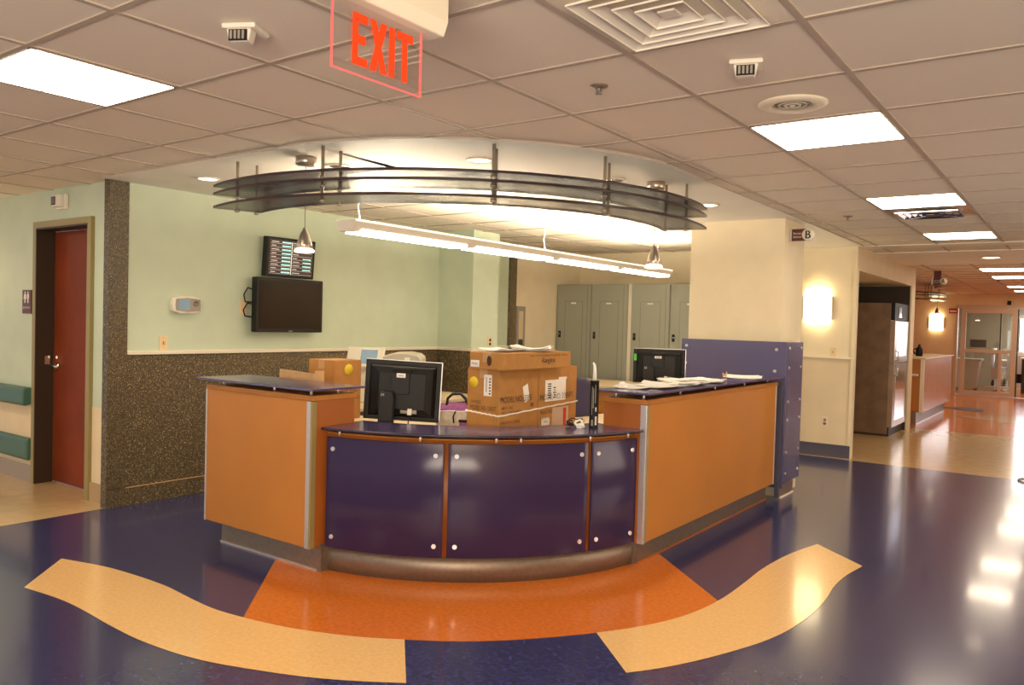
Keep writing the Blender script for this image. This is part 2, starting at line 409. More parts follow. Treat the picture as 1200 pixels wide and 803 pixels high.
f.tube([(-7.02, DY+.07, .985), (-6.96, DY+.065, .987), (-6.90, DY+.07, .985)], .010, M['chrome']); f.lathe([(.013, 0), (.013, .012)], (-7.02, DY+.12, 1.06), M['chrome'], axis='y')
f.build('door_handle', door)
f = MB(); f.box(DX0+.012, DX0+.016, DY+.045, DY+.085, 1.0, 1.07, M['chrome']); f.build('strike_plate', door)

# wall bumpers left of the door
def bumper(name, z0, z1, dep, label):
    b = MB(); x0, x1 = -11.9, -7.19
    pr = [(DY-.004, z0+.01), (DY-dep+.02, z0), (DY-dep, z0+.02), (DY-dep, z1-.03), (DY-dep+.02, z1-.005), (DY-.004, z1)]
    n = len(pr); vs = [(x0, a, z) for a, z in pr]+[(x1, a, z) for a, z in pr]
    b.mesh(vs, [(i, (i+1) % n, n+(i+1) % n, n+i) for i in range(n)]+[tuple(range(n)), tuple(range(n, 2*n))], M['teal'])
    o = b.build(name, bevel=.012); tag(o, label, 'bumper rail')
bumper('handrail', .645, .80, .085, 'upper green rubber handrail on the wall left of the restroom door')
bumper('wall_guard', .18, .375, .05, 'lower green rubber bumper just above the grey baseboard at far left')

# restroom sign
s = thing('restroom_sign', 'small maroon restroom sign beside the cherry wood door', 'sign', (-7.30, DY, 1.515))
part('plate', s, lambda b: b.box(-7.38, -7.22, DY-.012, DY-.001, 1.42, 1.62, M['maroon']), .002)
def figs(b):
    for cx, sk in ((-7.325, 1), (-7.27, 0)):
        b.face([(cx+.010*math.cos(a/8*math.pi), DY-.0135, 1.597+.010*math.sin(a/8*math.pi)) for a in range(16)], M['white'])
        P = [(-.018, .585), (.018, .585), (.026, .54), (.010, .545), (.010, .51), (-.010, .51), (-.010, .545), (-.026, .54)] if sk else [(-.017, .585), (.017, .585), (.017, .548), (.011, .548), (.011, .51), (-.011, .51), (-.011, .548), (-.017, .548)]
        b.face([(cx+p, DY-.0135, 1+z) for p, z in P], M['white'])
    b.text('RESTROOM', (-7.365, DY-.012, 1.462), (1, 0, 0), (0, 0, 1), .13, .016, M['white'])
part('lettering', s, figs)

# motion detectors
def detector(label, loc, rx, rz, ry=0):
    t = thing('motion_detector', label, 'detector', loc, rz, rx=rx, ry=ry)
    def body(b):
        b.box(-.06, .06, -.06, .055, -.018, 0, M['white'])
        b.prism_y([(-.045, -.018), (.045, -.018), (.034, -.062), (-.034, -.062)], -.055, -.01, M['white'])
    part('housing', t, body, .006, True)
    def gr(b):
        b.box(-.032, .032, -.060, -.052, -.060, -.024, M['blkm'])
        for k in range(4): b.box(-.026+k*.014, -.018+k*.014, -.0635, -.058, -.056, -.028, M['grey'])
    part('sensor_window', t, gr, 0, True)
    return t
detector('white ceiling motion detector with dark window, left of the exit sign', (-2.36, 1.67, CEIL-.001), 0, R(28))
detector('white ceiling motion detector with dark window, near the round speaker grille', (-1.06, 2.88, CEIL-.001), 0, R(20))
t = thing('motion_detector', 'white motion detector on the green wall above the restroom door', 'detector', (-6.68, DY, 2.32))
part('housing', t, lambda b: (b.box(-.075, .075, -.035, -.001, -.06, .06, M['white']), b.box(-.06, .075, -.075, -.035, -.045, .05, M['white'])), .008, True)
part('sensor_window', t, lambda b: (b.box(-.052, .012, -.079, -.074, -.03, .035, M['blkm']), [b.box(-.045+.015*k, -.038+.015*k, -.081, -.078, -.024, .028, M['grey']) for k in range(4)]), 0, True)

# ------------------------------------------------------------------ lights in ceiling
def troffer(x0, y0, lab, midx=True, grp=None):
    x1, y1 = x0+G, y0+G
    t = thing('ceiling_light', lab, 'light', ((x0+x1)/2, (y0+y1)/2, CEIL), group=grp)
    def fr(b):
        for (a, c, d_, e) in ((x0+.012, x0+.032, y0+.012, y1-.012), (x1-.032, x1-.012, y0+.012, y1-.012), (x0+.012, x1-.012, y0+.012, y0+.032), (x0+.012, x1-.012, y1-.032, y1-.012)):
            b.box(a, c, d_, e, CEIL-.0075, CEIL-.0005, M['white'])
        if midx: b.box((x0+x1)/2-.004, (x0+x1)/2+.004, y0+.02, y1-.02, CEIL-.0095, CEIL-.004, M['white'])
        else: b.box(x0+.02, x1-.02, (y0+y1)/2-.004, (y0+y1)/2+.004, CEIL-.0095, CEIL-.004, M['white'])
    part('frame', t, fr)
    part('diffuser', t, lambda b: b.box(x0+.02, x1-.02, y0+.02, y1-.02, CEIL-.0085, CEIL-.0015, M['troff']))
gx = lambda i: GX0+G*i
gy = lambda j: GY0+G*j
troffer(gx(4), gy(0), 'bright square ceiling light at upper left, above the golden floor swoosh', False)
troffer(gx(0), gy(0), 'bright square ceiling light over the left hall before the restroom door', False)
troffer(gx(8), gy(4), 'nearest bright ceiling light on the right, beside the round speaker grille')
troffer(gx(8), gy(8), 'second bright ceiling light on the right, just before the air vent')
troffer(gx(8), gy(12), 'third bright ceiling light on the right, before the plaster band')
for k, (j, l) in enumerate(((20, 'first'), (23, 'second'), (28, 'third'), (31, 'fourth'))):
    troffer(gx(8), gy(j), '%s bright ceiling light beyond the plaster band in the far corridor' % l)
# unseen hall fixtures behind and beside the viewer
for (i, j) in ((12, 4), (12, 10), (12, -4), (4, -5), (8, -6), (0, -5), (-5, 0), (12, 17), (12, 24)):
    troffer(gx(i), gy(j), 'square ceiling light of the hall outside the picture', True, 'hall ceiling lights outside the picture')

def downlight(x, y, z, lab, lit=True, r=.065, grp=None):
    t = thing('downlight', lab, 'light', (x, y, z), group=grp)
    part('trim_ring', t, lambda b: b.lathe([(r, -.001), (r+.018, -.001), (r+.02, -.006), (r+.004, -.010), (r, -.006)], (x, y, z), M['white'], caps=False))
    part('lens', t, lambda b: b.lathe([(0.0001, -.004), (r, -.004), (r, -.002), (0.0001, -.002)], (x, y, z), M['lamp'] if lit else M['chrome']))
downlight(-5.12, 3.33, ZS, 'lit recessed downlight near the stone corner above the screens')
downlight(-2.46, 5.98, ZS, 'lit recessed downlight by the pillar right of the canopy')
downlight(-3.90, 3.46, ZS, 'recessed downlight above the canopy, behind its left rods', False)
downlight(-2.98, 3.74, ZS, 'recessed downlight above the centre of the canopy')
downlight(-2.60, 4.68, ZS, 'recessed downlight above the canopy, behind its right rods', False)
downlight(-1.03, 11.5, CEIL-.012, 'lit recessed downlight in the plaster band of the far corridor', r=.10)

def sprinkler(x, y, lab, z=CEIL):
    t = thing('sprinkler_head', lab, 'sprinkler', (x, y, z))
    part('escutcheon', t, lambda b: b.lathe([(.001, -.001), (.038, -.001), (.036, -.006), (.012, -.010), (.001, -.010)], (x, y, z), M['kick'], 16))
    def h(b):
        b.lathe([(.009, -.008), (.009, -.020), (.003, -.024), (.003, -.032), (.014, -.034), (.014, -.036), (.001, -.036)], (x, y, z), M['kick'], 12)
        for s_ in (-1, 1): b.tube([(x+s_*.008, y, z-.018), (x+s_*.013, y, z-.026), (x+s_*.004, y, z-.034)], .0018, M['kick'], 6)
    part('head', t, h)
sprinkler(-1.66, 2.85, 'steel sprinkler head on a tile in front of the canopy centre')
sprinkler(-1.70, 7.15, 'steel sprinkler head on the ceiling near the letter B sign')
sprinkler(-1.35, 16.5, 'small sprinkler head on the far corridor ceiling')

# speaker grille
t = thing('ceiling_speaker', 'round cream speaker grille in the ceiling beside the right light', 'speaker', (-1.075, 3.50, CEIL))
part('rim', t, lambda b: b.lathe([(.085, -.001), (.145, -.001), (.143, -.008), (.10, -.016), (.085, -.010)], (-1.075, 3.50, CEIL), M['rail'], 40, caps=False))
def sg(b):
    for k in range(7): b.lathe([(.006+k*.012, -.004), (.012+k*.012, -.004), (.012+k*.012, -.012+k*.0006), (.006+k*.012, -.012+k*.0006), (.006+k*.012, -.004)], (-1.075, 3.50, CEIL), M['grey'] if k % 2 else M['rail'], 32, caps=False)
part('grille', t, sg)

# air vents
def vent(x0, y0, lab, mm, n=4, g=.30):
    cx, cy = x0+G/2, y0+G/2
    t = thing('air_vent', lab, 'air vent', (cx, cy, CEIL))
    def pan(b):
        b.box(x0+.014, x0+G-.014, y0+.014, y0+G-.014, CEIL-.004, CEIL-.001, mm[0])
    part('panel', t, pan)
    def lou(b):
        for k in range(n):
            r0 = g*(.5-.11*k)*1.1; r1 = r0-.030; z0 = CEIL-.026; z1 = CEIL-.010
            for q in range(4):
                a = q*math.pi/2; c_, s_ = math.cos(a), math.sin(a)
                f_ = lambda u, v, z: (cx+u*c_-v*s_, cy+u*s_+v*c_, z)
                b.face([f_(-r0, -r0, z0), f_(r0, -r0, z0), f_(r1, -r1, z1), f_(-r1, -r1, z1)], mm[1])
                b.face([f_(-r0, -r0, z0), f_(r0, -r0, z0), f_(r0, -r0, z0-.006), f_(-r0, -r0, z0-.006)], mm[1])
        r = g*(.5-.11*n)*1.1
        b.box(cx-r, cx+r, cy-r, cy+r, CEIL-.026, CEIL-.020, mm[1])
        b.box(cx-g*.5, cx+g*.5, cy-g*.5, cy+g*.5, CEIL-.0055, CEIL-.0045, mm[0])
    part('louvers', t, lou)
vent(gx(8), gy(1), 'square louvred air vent in the ceiling at the top edge', (M['tile'], M['white']), 4, .42)
vent(gx(8), gy(9), 'metal air vent panel just behind the second right ceiling light', (M['rod'], M['chrome']), 4, .40)

# ------------------------------------------------------------------ exit sign
EX = -1.55
t = thing('exit_sign', 'clear exit sign with glowing red letters hanging from a cream housing', 'exit sign', (EX, 1.52, CEIL))
def hs(b):
    pr = [(EX-.05, CEIL), (EX-.05, 2.30), (EX-.035, 2.262), (EX+.035, 2.262), (EX+.05, 2.30), (EX+.05, CEIL)]
    b.prism_y(pr, 1.30, 1.725, M['rail'])
part('housing', t, hs, .004)
part('acrylic_plate', t, lambda b: b.box(EX-.003, EX+.003, 1.345, 1.665, 2.086, 2.262, M['acr']))
def ed(b):
    b.box(EX-.0035, EX+.0035, 1.342, 1.345, 2.083, 2.262, M['exitedge']); b.box(EX-.0035, EX+.0035, 1.665, 1.668, 2.083, 2.262, M['exitedge']); b.box(EX-.0035, EX+.0035, 1.345, 1.665, 2.083, 2.086, M['exitedge'])
part('lit_edge', t, ed)
def exl(b):
    # bold block letters, 0.70 of the plate width
    y0, z0, h = 1.408, 2.108, .132; st = .019; wd = .046
    X0, X1 = EX+.0032, EX+.0045
    def bar(a, c, lo, hi): b.box(X0, X1, y0+a, y0+c, z0+lo, z0+hi, M['exitred'])
    bar(0, st, 0, h); bar(st, wd+.006, h-.022, h); bar(st, wd, h/2-.010, h/2+.012); bar(st, wd+.006, 0, .022)
    o = .060
    for (a0, a1) in ((0, 1), (1, 0)):
        p0, p1 = y0+o+a0*.041, y0+o+a1*.041
        b.prism([(0, 0)]*0 or [(0, 0), (0, 0), (0, 0)], 0, 0, M['exitred']) if False else None
        vs = [(X, yy, z) for X in (X0, X1) for yy, z in ((p0, z0), (p0+.022, z0), (p1+.022, z0+h), (p1, z0+h))]
        b.mesh(vs, [(0, 1, 2, 3), (4, 7, 6, 5), (0, 4, 5, 1), (1, 5, 6, 2), (2, 6, 7, 3), (3, 7, 4, 0)], M['exitred'])
    bar(.131, .131+st+.002, 0, h)
    bar(.160, .222, h-.022, h); bar(.181, .201, 0, h-.022)
part('lettering', t, exl)

# ------------------------------------------------------------------ canopy
CC = (-3.86, 4.64)
def canopy(c, name, lab, full=True):
    t = thing(name, lab, 'canopy', (c[0], c[1], CEIL))
    for z in (2.118, 2.200, 2.248):
        part('glass_shelf', t, lambda b: b.band(c, 1.51, 1.81, -108.5, 15, z-.003, z+.012, M['shelf'], 60, M['shelfe']))
    def rod(x, y):
        def f_(b):
            b.tube([(x, y, ZS), (x, y, 2.105)], .0095, M['rod'], 10)
            for z in (2.108, 2.190, 2.238): b.lathe([(.001, 0), (.016, 0), (.016, .009), (.001, .009)], (x, y, z), M['rod'], 10)
        part('rod', t, f_)
    dx, dy = c[0]-CC[0], c[1]-CC[1]
    for x, y in ((-4.386, 3.062), (-4.381, 3.202), (-3.531, 3.015), (-3.552, 3.165), (-2.653, 3.45), (-2.72, 3.56), (-2.285, 4.02), (-2.36, 4.20), (-2.377, 5.03), (-2.241, 5.06)):
        rod(x+dx, y+dy)
    return t
canopy(CC, 'glass_canopy', 'curved canopy of three smoked glass shelves on steel rods above the desk')

# pendants
def pendant(x, y, lab, drop=1.985, s=1.0):
    t = thing('pendant_lamp', lab, 'lamp', (x, y, ZS))
    part('ceiling_rose', t, lambda b: b.lathe([(.001, 0), (.062, 0), (.062, -.045), (.055, -.05), (.001, -.05)], (x, y, ZS), M['rod'], 28))
    part('cord', t, lambda b: b.tube([(x, y, ZS-.05), (x, y, drop)], .0025, M['grey'], 6))
    part('lamp_shade', t, lambda b: b.lathe([(.001, .012), (.010, .010), (.012, -.002), (.024, -.022), (.036, -.052), (.045, -.088), (.050, -.118), (.046, -.118), (.001, -.10)], (x, y, drop), M['rod'], 28))
    part('glass_rim', t, lambda b: b.lathe([(.001, -.116), (.050, -.117), (.060, -.126), (.058, -.134), (.045, -.138), (.001, -.138)], (x, y, drop), M['lamp'], 28))
pendant(-3.875, 3.18, 'left silver cone pendant lamp hanging in front of the wall screens')
pendant(-2.392, 4.90, 'right silver cone pendant lamp hanging in front of the lockers')

# linear fixture
LX, LY0, LY1, LZ = -4.0, 3.62, 8.50, 2.045
t = thing('linear_light', 'long white suspended linear light running back over the desk', 'light', (LX, (LY0+LY1)/2, LZ))
part('housing', t, lambda b: b.prism_y([(LX-.08, LZ+.06), (LX-.10, LZ+.045), (LX-.085, LZ+.01), (LX-.065, LZ-.014), (LX+.065, LZ-.014), (LX+.085, LZ+.01), (LX+.10, LZ+.045), (LX+.08, LZ+.06)], LY0, LY1, M['white']), .003)
L4 = (LY1-LY0)/4
for k in range(4):
    a, c = LY0+k*L4+.07, LY0+(k+1)*L4-.05
    def lf(b):
        b.box(LX-.079, LX+.079, a, c, LZ-.022, LZ+.004, M['lens'])
    part('lens_panel', t, lf)
    part('uplight_panel', t, lambda b: b.box(LX-.06, LX+.06, a, c, LZ+.0605, LZ+.063, M['uplight']))
for sx in (-1, 1): part('spill_strip', t, lambda b: b.box(LX+sx*.092-.006, LX+sx*.092+.006, LY0+.01, LY1-.01, LZ+.050, LZ+.062, M['rim']))  # added glowing strips imitate uplight spilling over the top edges
for (y, ox) in ((3.75, 0), (6.0, 0), (8.3, 0)):
    part('hanging_cable', t, lambda b: b.tube([(LX, y, LZ+.05), (LX-.012, y-.012, LZ+.16), (LX-.004, y, LZ+.26), (LX, y, CEIL-.001)], .003, M['white'], 6))

# ------------------------------------------------------------------ nurse station desk
desk = thing('nurse_station_desk', 'orange laminate reception desk with purple curved front and glass tops', 'desk', (DC[0], DC[1], 0))
# left wing
def lw(b):
    b.box(-4.51, -3.535, 2.985, 3.285, .150, 1.012, M['lamd'])
part('left_wing_carcass', desk, lw)
part('side_panel', desk, lambda b: b.box(-4.525, -3.56, 2.968, 2.985, .148, .985, M['lam']), .002)
part('side_panel', desk, lambda b: b.box(-3.535, -3.520, 3.0, 3.285, .148, .985, M['lamd']), .002)
part('corner_strip', desk, lambda b: (b.box(-3.562, -3.528, 2.962, 2.985, .146, .982, M['alu']), b.box(-3.528, -3.516, 2.962, 2.998, .146, .982, M['brass'])), .002, label='silver metal corner strip')
part('corner_strip', desk, lambda b: b.box(-4.535, -4.522, 2.962, 2.99, .146, .985, M['alu']), .002, label='thin silver edge strip')
part('top_trim', desk, lambda b: b.box(-4.53, -3.515, 2.962, 3.30, .985, 1.015, M['lam']), .003)
part('toe_kick', desk, lambda b: b.box(-4.47, -3.545, 3.05, 3.28, 0, .15, M['kick']))
part('toe_kick', desk, lambda b: b.box(-3.552, -3.512, 3.045, 3.10, 0, .16, M['kick']))
# right wing
part('right_wing_carcass', desk, lambda b: b.box(-2.42, -2.145, 4.345, 6.80, .150, 1.012, M['lamd']))
part('side_panel', desk, lambda b: b.box(-2.145, -2.130, 4.37, 6.76, .148, .985, M['lam']), .002)
part('side_panel', desk, lambda b: b.box(-2.42, -2.165, 4.328, 4.345, .148, .985, M['lamd']), .002)
part('corner_strip', desk, lambda b: (b.box(-2.165, -2.124, 4.322, 4.345, .146, .982, M['alu']), b.box(-2.145, -2.124, 4.345, 4.368, .146, .982, M['brass'])), .002, label='silver metal corner strip')
part('corner_strip', desk, lambda b: b.box(-2.145, -2.124, 6.76, 6.772, .146, .985, M['alu']), .001, label='thin silver edge strip')
part('top_trim', desk, lambda b: b.box(-2.43, -2.124, 4.322, 6.80, .985, 1.015, M['lam']), .003)
part('toe_kick', desk, lambda b: b.box(-2.41, -2.20, 4.40, 6.80, 0, .15, M['kick']))
part('toe_kick', desk, lambda b: b.box(-2.245, -2.205, 4.37, 4.41, 0, .16, M['kick']))
part('toe_kick_strip', desk, lambda b: b.box(-4.47, -3.545, 3.040, 3.05, 0, .010, M['alu']))
part('toe_kick_strip', desk, lambda b: b.box(-2.20, -2.19, 4.40, 6.80, 0, .010, M['lamd']))
# curved front
part('curved_front', desk, lambda b: b.band(DC, 1.53, 1.588, -81, -9, .150, .797, M['lamd'], 48))
part('curved_toe_kick', desk, lambda b: b.band(DC, 1.50, 1.563, -81.5, -8.5, 0, .15, M['kick'], 48))
def pjang(a, r): return (DC[0]+r*math.cos(R(a)), DC[1]+r*math.sin(R(a)))
segs = [(-80.3, -55.2), (-54.3, -25.2), (-24.3, -11.4)]
for (a0, a1) in segs:
    pp = part('purple_panel', desk, lambda b: b.band(DC, 1.603, 1.613, a0, a1, .152, .782, M['purple'], 30), .002, label='glossy dark purple curved panel')
    for a in (a0+1.6, a1-1.6):
        for z in (.215, .715):
            x, y = pjang(a, 1.613); n = Vector((math.cos(R(a)), math.sin(R(a)), 0))
            def bf(b):
                b.tube([Vector((x, y, z))-n*.03, Vector((x, y, z))+n*.006], .0125, M['bolt'], 14)
            part('bolt', pp, bf)
def standoff(x, y, z0, z1, nm='standoff'):
    part(nm, desk, lambda b: b.tube([(x, y, z0), (x, y, z1)], .008, M['bolt'], 10))
SZ = 1.046
part('counter_glass', desk, lambda b: b.box(-4.565, -3.455, 2.905, 3.31, SZ, SZ+.013, M['slab']), .003, label='frosted purple glass counter top over the left wing')
part('counter_glass', desk, lambda b: b.box(-2.46, -2.085, 4.285, 6.82, SZ, SZ+.013, M['slab']), .003, label='frosted purple glass counter top over the right wing')
part('counter_glass', desk, lambda b: b.band(DC, 1.27, 1.655, -80.6, -11.3, .823, .838, M['slab'], 48, M['slabe']), label='curved frosted purple glass top over the low front')
for x, y in ((-4.40, 3.0), (-3.90, 3.0), (-3.57, 3.0), (-3.57, 3.2), (-4.4, 3.2)): standoff(x, y, 1.012, SZ+.001)
for x, y in ((-2.17, 4.37), (-2.36, 4.37), (-2.17, 4.9), (-2.17, 5.5), (-2.17, 6.1), (-2.17, 6.65)): standoff(x, y, 1.012, SZ+.001)
for a in (-77.5, -60, -45, -40, -24.5, -14):
    x, y = pjang(a, 1.60); standoff(x, y, .79, .825)
part('low_top_trim', desk, lambda b: b.band(DC, 1.50, 1.592, -81, -9, .797, .806, M['lam'], 48))
ws = [(-4.5, 3.29), (-3.535, 3.29), (-3.50, 3.12)]+[pjang(-79+i*70/24, 1.525) for i in range(25)]+[(-2.30, 4.345), (-2.425, 4.4), (-2.425, 6.80), (-3.1, 6.80), (-3.1, 5.2), (-3.45, 4.4), (-3.9, 4.05), (-4.5, 4.0)]
part('work_surface', desk, lambda b: b.prism(ws, .725, .755, M['beige']))
def gab(b):
    b.box(-4.5, -4.46, 3.30, 3.98, 0, .725, M['lamd']); b.box(-3.08, -2.43, 6.70, 6.74, 0, .725, M['lamd']); b.box(-3.2, -3.16, 3.5, 4.5, 0, .725, M['lamd']); b.box(-3.05, -2.43, 4.7, 4.74, 0, .725, M['lamd'])
part('support_gable', desk, gab)

# blue panel cladding at the pillar
scr = thing('blue_screen_panels', 'blue violet translucent panels bolted around the base of the cream pillar', 'panel screen', (-2.6, 6.9, 0))
fp = part('front_panel', scr, lambda b: b.box(-3.035, -2.082, 6.850, 6.862, .10, 1.352, M['bluep']), .002)
sp = part('side_panel', scr, lambda b: b.box(-2.092, -2.080, 6.868, 7.33, .14, 1.350, M['bluep']), .002)
for x, z in ((-2.985, 1.29), (-2.165, 1.285), (-2.99, 1.13), (-2.175, 1.10)):
    part('bolt', fp, lambda b: b.tube([(x, 6.90, z), (x, 6.842, z)], .013, M['bolt'], 14))
for y in (6.93, 7.27):
    for z in (1.30, 1.13, .84, .68, .40, .22):
        part('bolt', sp, lambda b: b.tube([(-2.12, y, z), (-2.073, y, z)], .012, M['rod'], 12))
part('inner_frame', scr, lambda b: (b.box(-3.0, -2.13, 6.885, 6.975, .10, 1.26, M['bbase']), b.box(-2.165, -2.115, 6.90, 7.30, .12, 1.27, M['bbase'])))
part('metal_base', scr, lambda b: (b.box(-2.165, -2.118, 6.93, 7.29, 0, .12, M['steel']), b.box(-2.165, -2.11, 6.925, 7.295, 0, .012, M['rail'])))
part('edge_post', scr, lambda b: b.box(-2.13, -2.098, 6.805, 6.848, .02, 1.02, M['bbase']))

# ------------------------------------------------------------------ things on the wall (screens etc.)
XW = -5.84
def onwall(name, lab, cat, y, z, tilt=0):    # local x -> +Y, local -y -> away from wall
    return thing(name, lab, cat, (XW, y, z), R(90), rx=tilt)
t = onwall('wall_monitor', 'large dark wall screen below the smaller one on the green wall', 'screen', 4.55, 1.55)
part('case', t, lambda b: b.box(-.36, .36, -.13, -.06, -.235, .235, M['blk']), .008, True)
part('wall_bracket', t, lambda b: b.box(-.12, .12, -.06, 0, -.12, .12, M['blkm']), .003, True)
part('screen', t, lambda b: b.box(-.335, .335, -.1325, -.1285, -.205, .212, M['blk2']), 0, True)
part('logo', t, lambda b: b.box(-.02, .02, -.1335, -.130, -.228, -.220, M['bolt']), 0, True)
part('cable', t, lambda b: (b.tube([(-.30, -.04, .12), (-.39, -.05, .14), (-.42, -.04, .08), (-.40, -.03, .02), (-.33, -.04, .02)], .006, M['blk'], 8), b.tube([(-.30, -.04, 0.0), (-.39, -.05, .01), (-.43, -.05, -.05), (-.40, -.03, -.10), (-.33, -.04, -.11)], .006, M['blk'], 8)), 0, True)
part('outlet', t, lambda b: b.box(-.43, -.365, -.006, 0, -.09, .03, M['outlet']), .002, True)
t = onwall('status_screen', 'smaller wall screen showing a list of pale lines above the large one', 'screen', 4.56, 1.975, R(4))
part('case', t, lambda b: b.box(-.262, .262, -.11, -.05, -.172, .172, M['blk']), .006, True)
part('wall_bracket', t, lambda b: b.box(-.08, .08, -.052, .012, -.06, .08, M['blkm']), .003, True)
part('screen', t, lambda b: b.box(-.235, .235, -.1125, -.109, -.150, .150, M['scr']), 0, True)
def lines(b):
    for k in range(9):
        z = .135-k*.0325; rr = random.Random(k)
        for (x0, x1) in ((-.225, -.005), (.005, .225)):
            b.box(x0, x1, -.1138, -.1126, z-.0165, z-.0150, M['linew'])
            b.box(x0+.01, x0+.05+rr.random()*.04, -.1138, -.1126, z-.004, z, M['linew'])
        b.box(-.105, -.012, -.1138, -.1126, z-.008, z+.002, M['cyan'])
        if k in (4, 5, 6, 7): b.box(.125, .215, -.1138, -.1126, z-.008, z, M['cyan'])
    b.box(-.003, .003, -.1138, -.1126, -.145, .14, M['linew'])
part('screen_rows', t, lines, 0, True)
t = onwall('thermostat', 'white and grey wall thermostat with a blue display above the light switch', 'thermostat', 3.61, 1.525)
def th(b):
    pts = [(-.125, -.05), (-.06, -.068), (.06, -.068), (.125, -.05), (.13, 0), (.125, .05), (.06, .068), (-.06, .068), (-.125, .05), (-.13, 0)]
    b.prism_y(pts, -.045, 0, M['white'])
part('housing', t, th, .008, True)
part('face', t, lambda b: b.prism_y([(-.098, -.045), (0, -.056), (.112, -.045), (.116, 0), (.112, .045), (0, .056), (-.098, .045), (-.104, 0)], -.049, -.0445, M['grey']), .003, True)
part('display', t, lambda b: b.box(-.078, .018, -.0515, -.0485, -.034, .040, M['lcd']), 0, True)
part('dial', t, lambda b: b.lathe([(.024, 0), (.024, .006), (.017, .006), (.017, .001), (.001, .001)], (.07, -.0485, .012), M['kick'], 24, 'y', caps=False), 0, True)
def switchplate(lab, loc, rz, kind='switch', m=None, cat=None):
    t = thing('light_switch' if kind == 'switch' else 'wall_outlet', lab, cat or ('switch' if kind == 'switch' else 'outlet'), loc, rz)
    m = m or M['outlet']
    part('plate', t, lambda b: b.box(-.035, .035, -.007, 0, -.057, .057, m), .003, True)
    if kind == 'switch':
        part('toggle', t, lambda b: (b.box(-.006, .006, -.018, -.006, -.012, .014, M['cardl']), b.box(-.003, .003, -.009, -.006, .034, .040, M['rod']), b.box(-.003, .003, -.009, -.006, -.040, -.034, M['rod'])), 0, True)
    else:
        part('socket', t, lambda b: (b.lathe([(.017, 0), (.017, .0035), (.001, .0035)], (0, -.0065, .022), M['outr'] if kind == 'red' else M['jamb'], 16, 'y'), b.lathe([(.017, 0), (.017, .0035), (.001, .0035)], (0, -.0065, -.022), M['outr'] if kind == 'red' else M['jamb'], 16, 'y')), 0, True)
switchplate('almond light switch on the green wall below the thermostat', (XW, 3.435, 1.222), R(90))
switchplate('almond outlet plate on the pilaster above the cardboard boxes', (-5.36, 6.98, 1.232), R(90), 'out')
switchplate('almond light switch under the near wall lamp', (-2.40, 9.65, 1.212), 0)
switchplate('white outlet with red sockets low on the cream wall', (-2.46, 9.645, .40), 0, 'red', M['white'])

# wall lamps
def sconce(lab, loc, rz=0, sc=1.0, dim=False):
    t = thing('wall_lamp', lab, 'lamp', loc, rz); t.scale = (sc, sc, sc)
    def gl(b):
        n = 16; vs = []; fs = []
        prof = [(.0, -.205), (.93, -.20), (1.0, -.17), (1.0, .15), (.93, .19), (.0, .20)]
        for s_, z in prof:
            for k in range(n+1):
                a = math.pi*k/n; vs.append((-.155*s_*math.cos(a), -.012-.105*s_*math.sin(a), z+(.04*math.sin(a)*s_ if z > 0 else 0)))
        for i in range(len(prof)-1):
            for k in range(n): fs.append((i*(n+1)+k, i*(n+1)+k+1, (i+1)*(n+1)+k+1, (i+1)*(n+1)+k))
        b.mesh(vs, fs, M['sconce'], True)
    part('glass_shade', t, gl, 0, True)
    part('metal_bracket', t, lambda b: (b.box(-.172, -.156, -.03, 0, -.15, .12, M['rod']), b.box(.156, .172, -.03, 0, -.15, .12, M['rod']), b.box(-.172, .172, -.008, 0, -.15, .12, M['rod'])), .002, True)
sconce('glowing half round wall lamp on the cream wall right of the pillar', (-2.585, 9.645, 1.735))
sconce('glowing wall lamp on the far peach wall beside the glass doors', (-3.07, 22, 1.74))
sconce('glowing wall lamp on the pale green wall left of the restroom sign', (-8.25, DY, 1.70))

# blade signs
def bladesign(lab, loc, letter, sc=1.0, rz=0):
    t = thing('hanging_sign', lab, 'sign', loc, rz); t.scale = (sc, sc, sc)
    part('bracket', t, lambda b: b.box(0, .022, -.012, .012, -.052, .052, M['alu']), .002, True)
    part('plate', t, lambda b: b.box(.022, .175, -.010, .010, -.052, .052, M['maroon']), .003, True)
    part('disc', t, lambda b: b.lathe([(.001, .013), (.052, .013), (.052, -.013), (.001, -.013)], (.162, 0, 0), M['white'], 28, 'y'), 0, True, label='cream disc with a black letter %s' % letter)
    def tx(b):
        b.text(letter, (.140, -.0132, -.034), (1, 0, 0), (0, 0, 1), .042, .068, M['black']); b.text(letter, (.145, -.0134, -.034), (1, 0, 0), (0, 0, 1), .042, .068, M['black'])
        b.text('Nurses', (.036, -.0102, .004), (1, 0, 0), (0, 0, 1), .068, .020, M['white'])
        b.text('Station', (.036, -.0102, -.026), (1, 0, 0), (0, 0, 1), .068, .020, M['white'])
    part('lettering', t, tx, 0, True)
    return t
bladesign('maroon sign with a letter B disc projecting from the cream pillar', (-2.168, 7.10, 2.285), 'B')
t = bladesign('small far maroon sign with a letter A disc hanging from the ceiling', (-2.03, 13.9, 2.27), 'A', 1.0)
part('hanger', t, lambda b: b.box(.03, .13, -.006, .006, .052, .162, M['maroon']), 0, True)

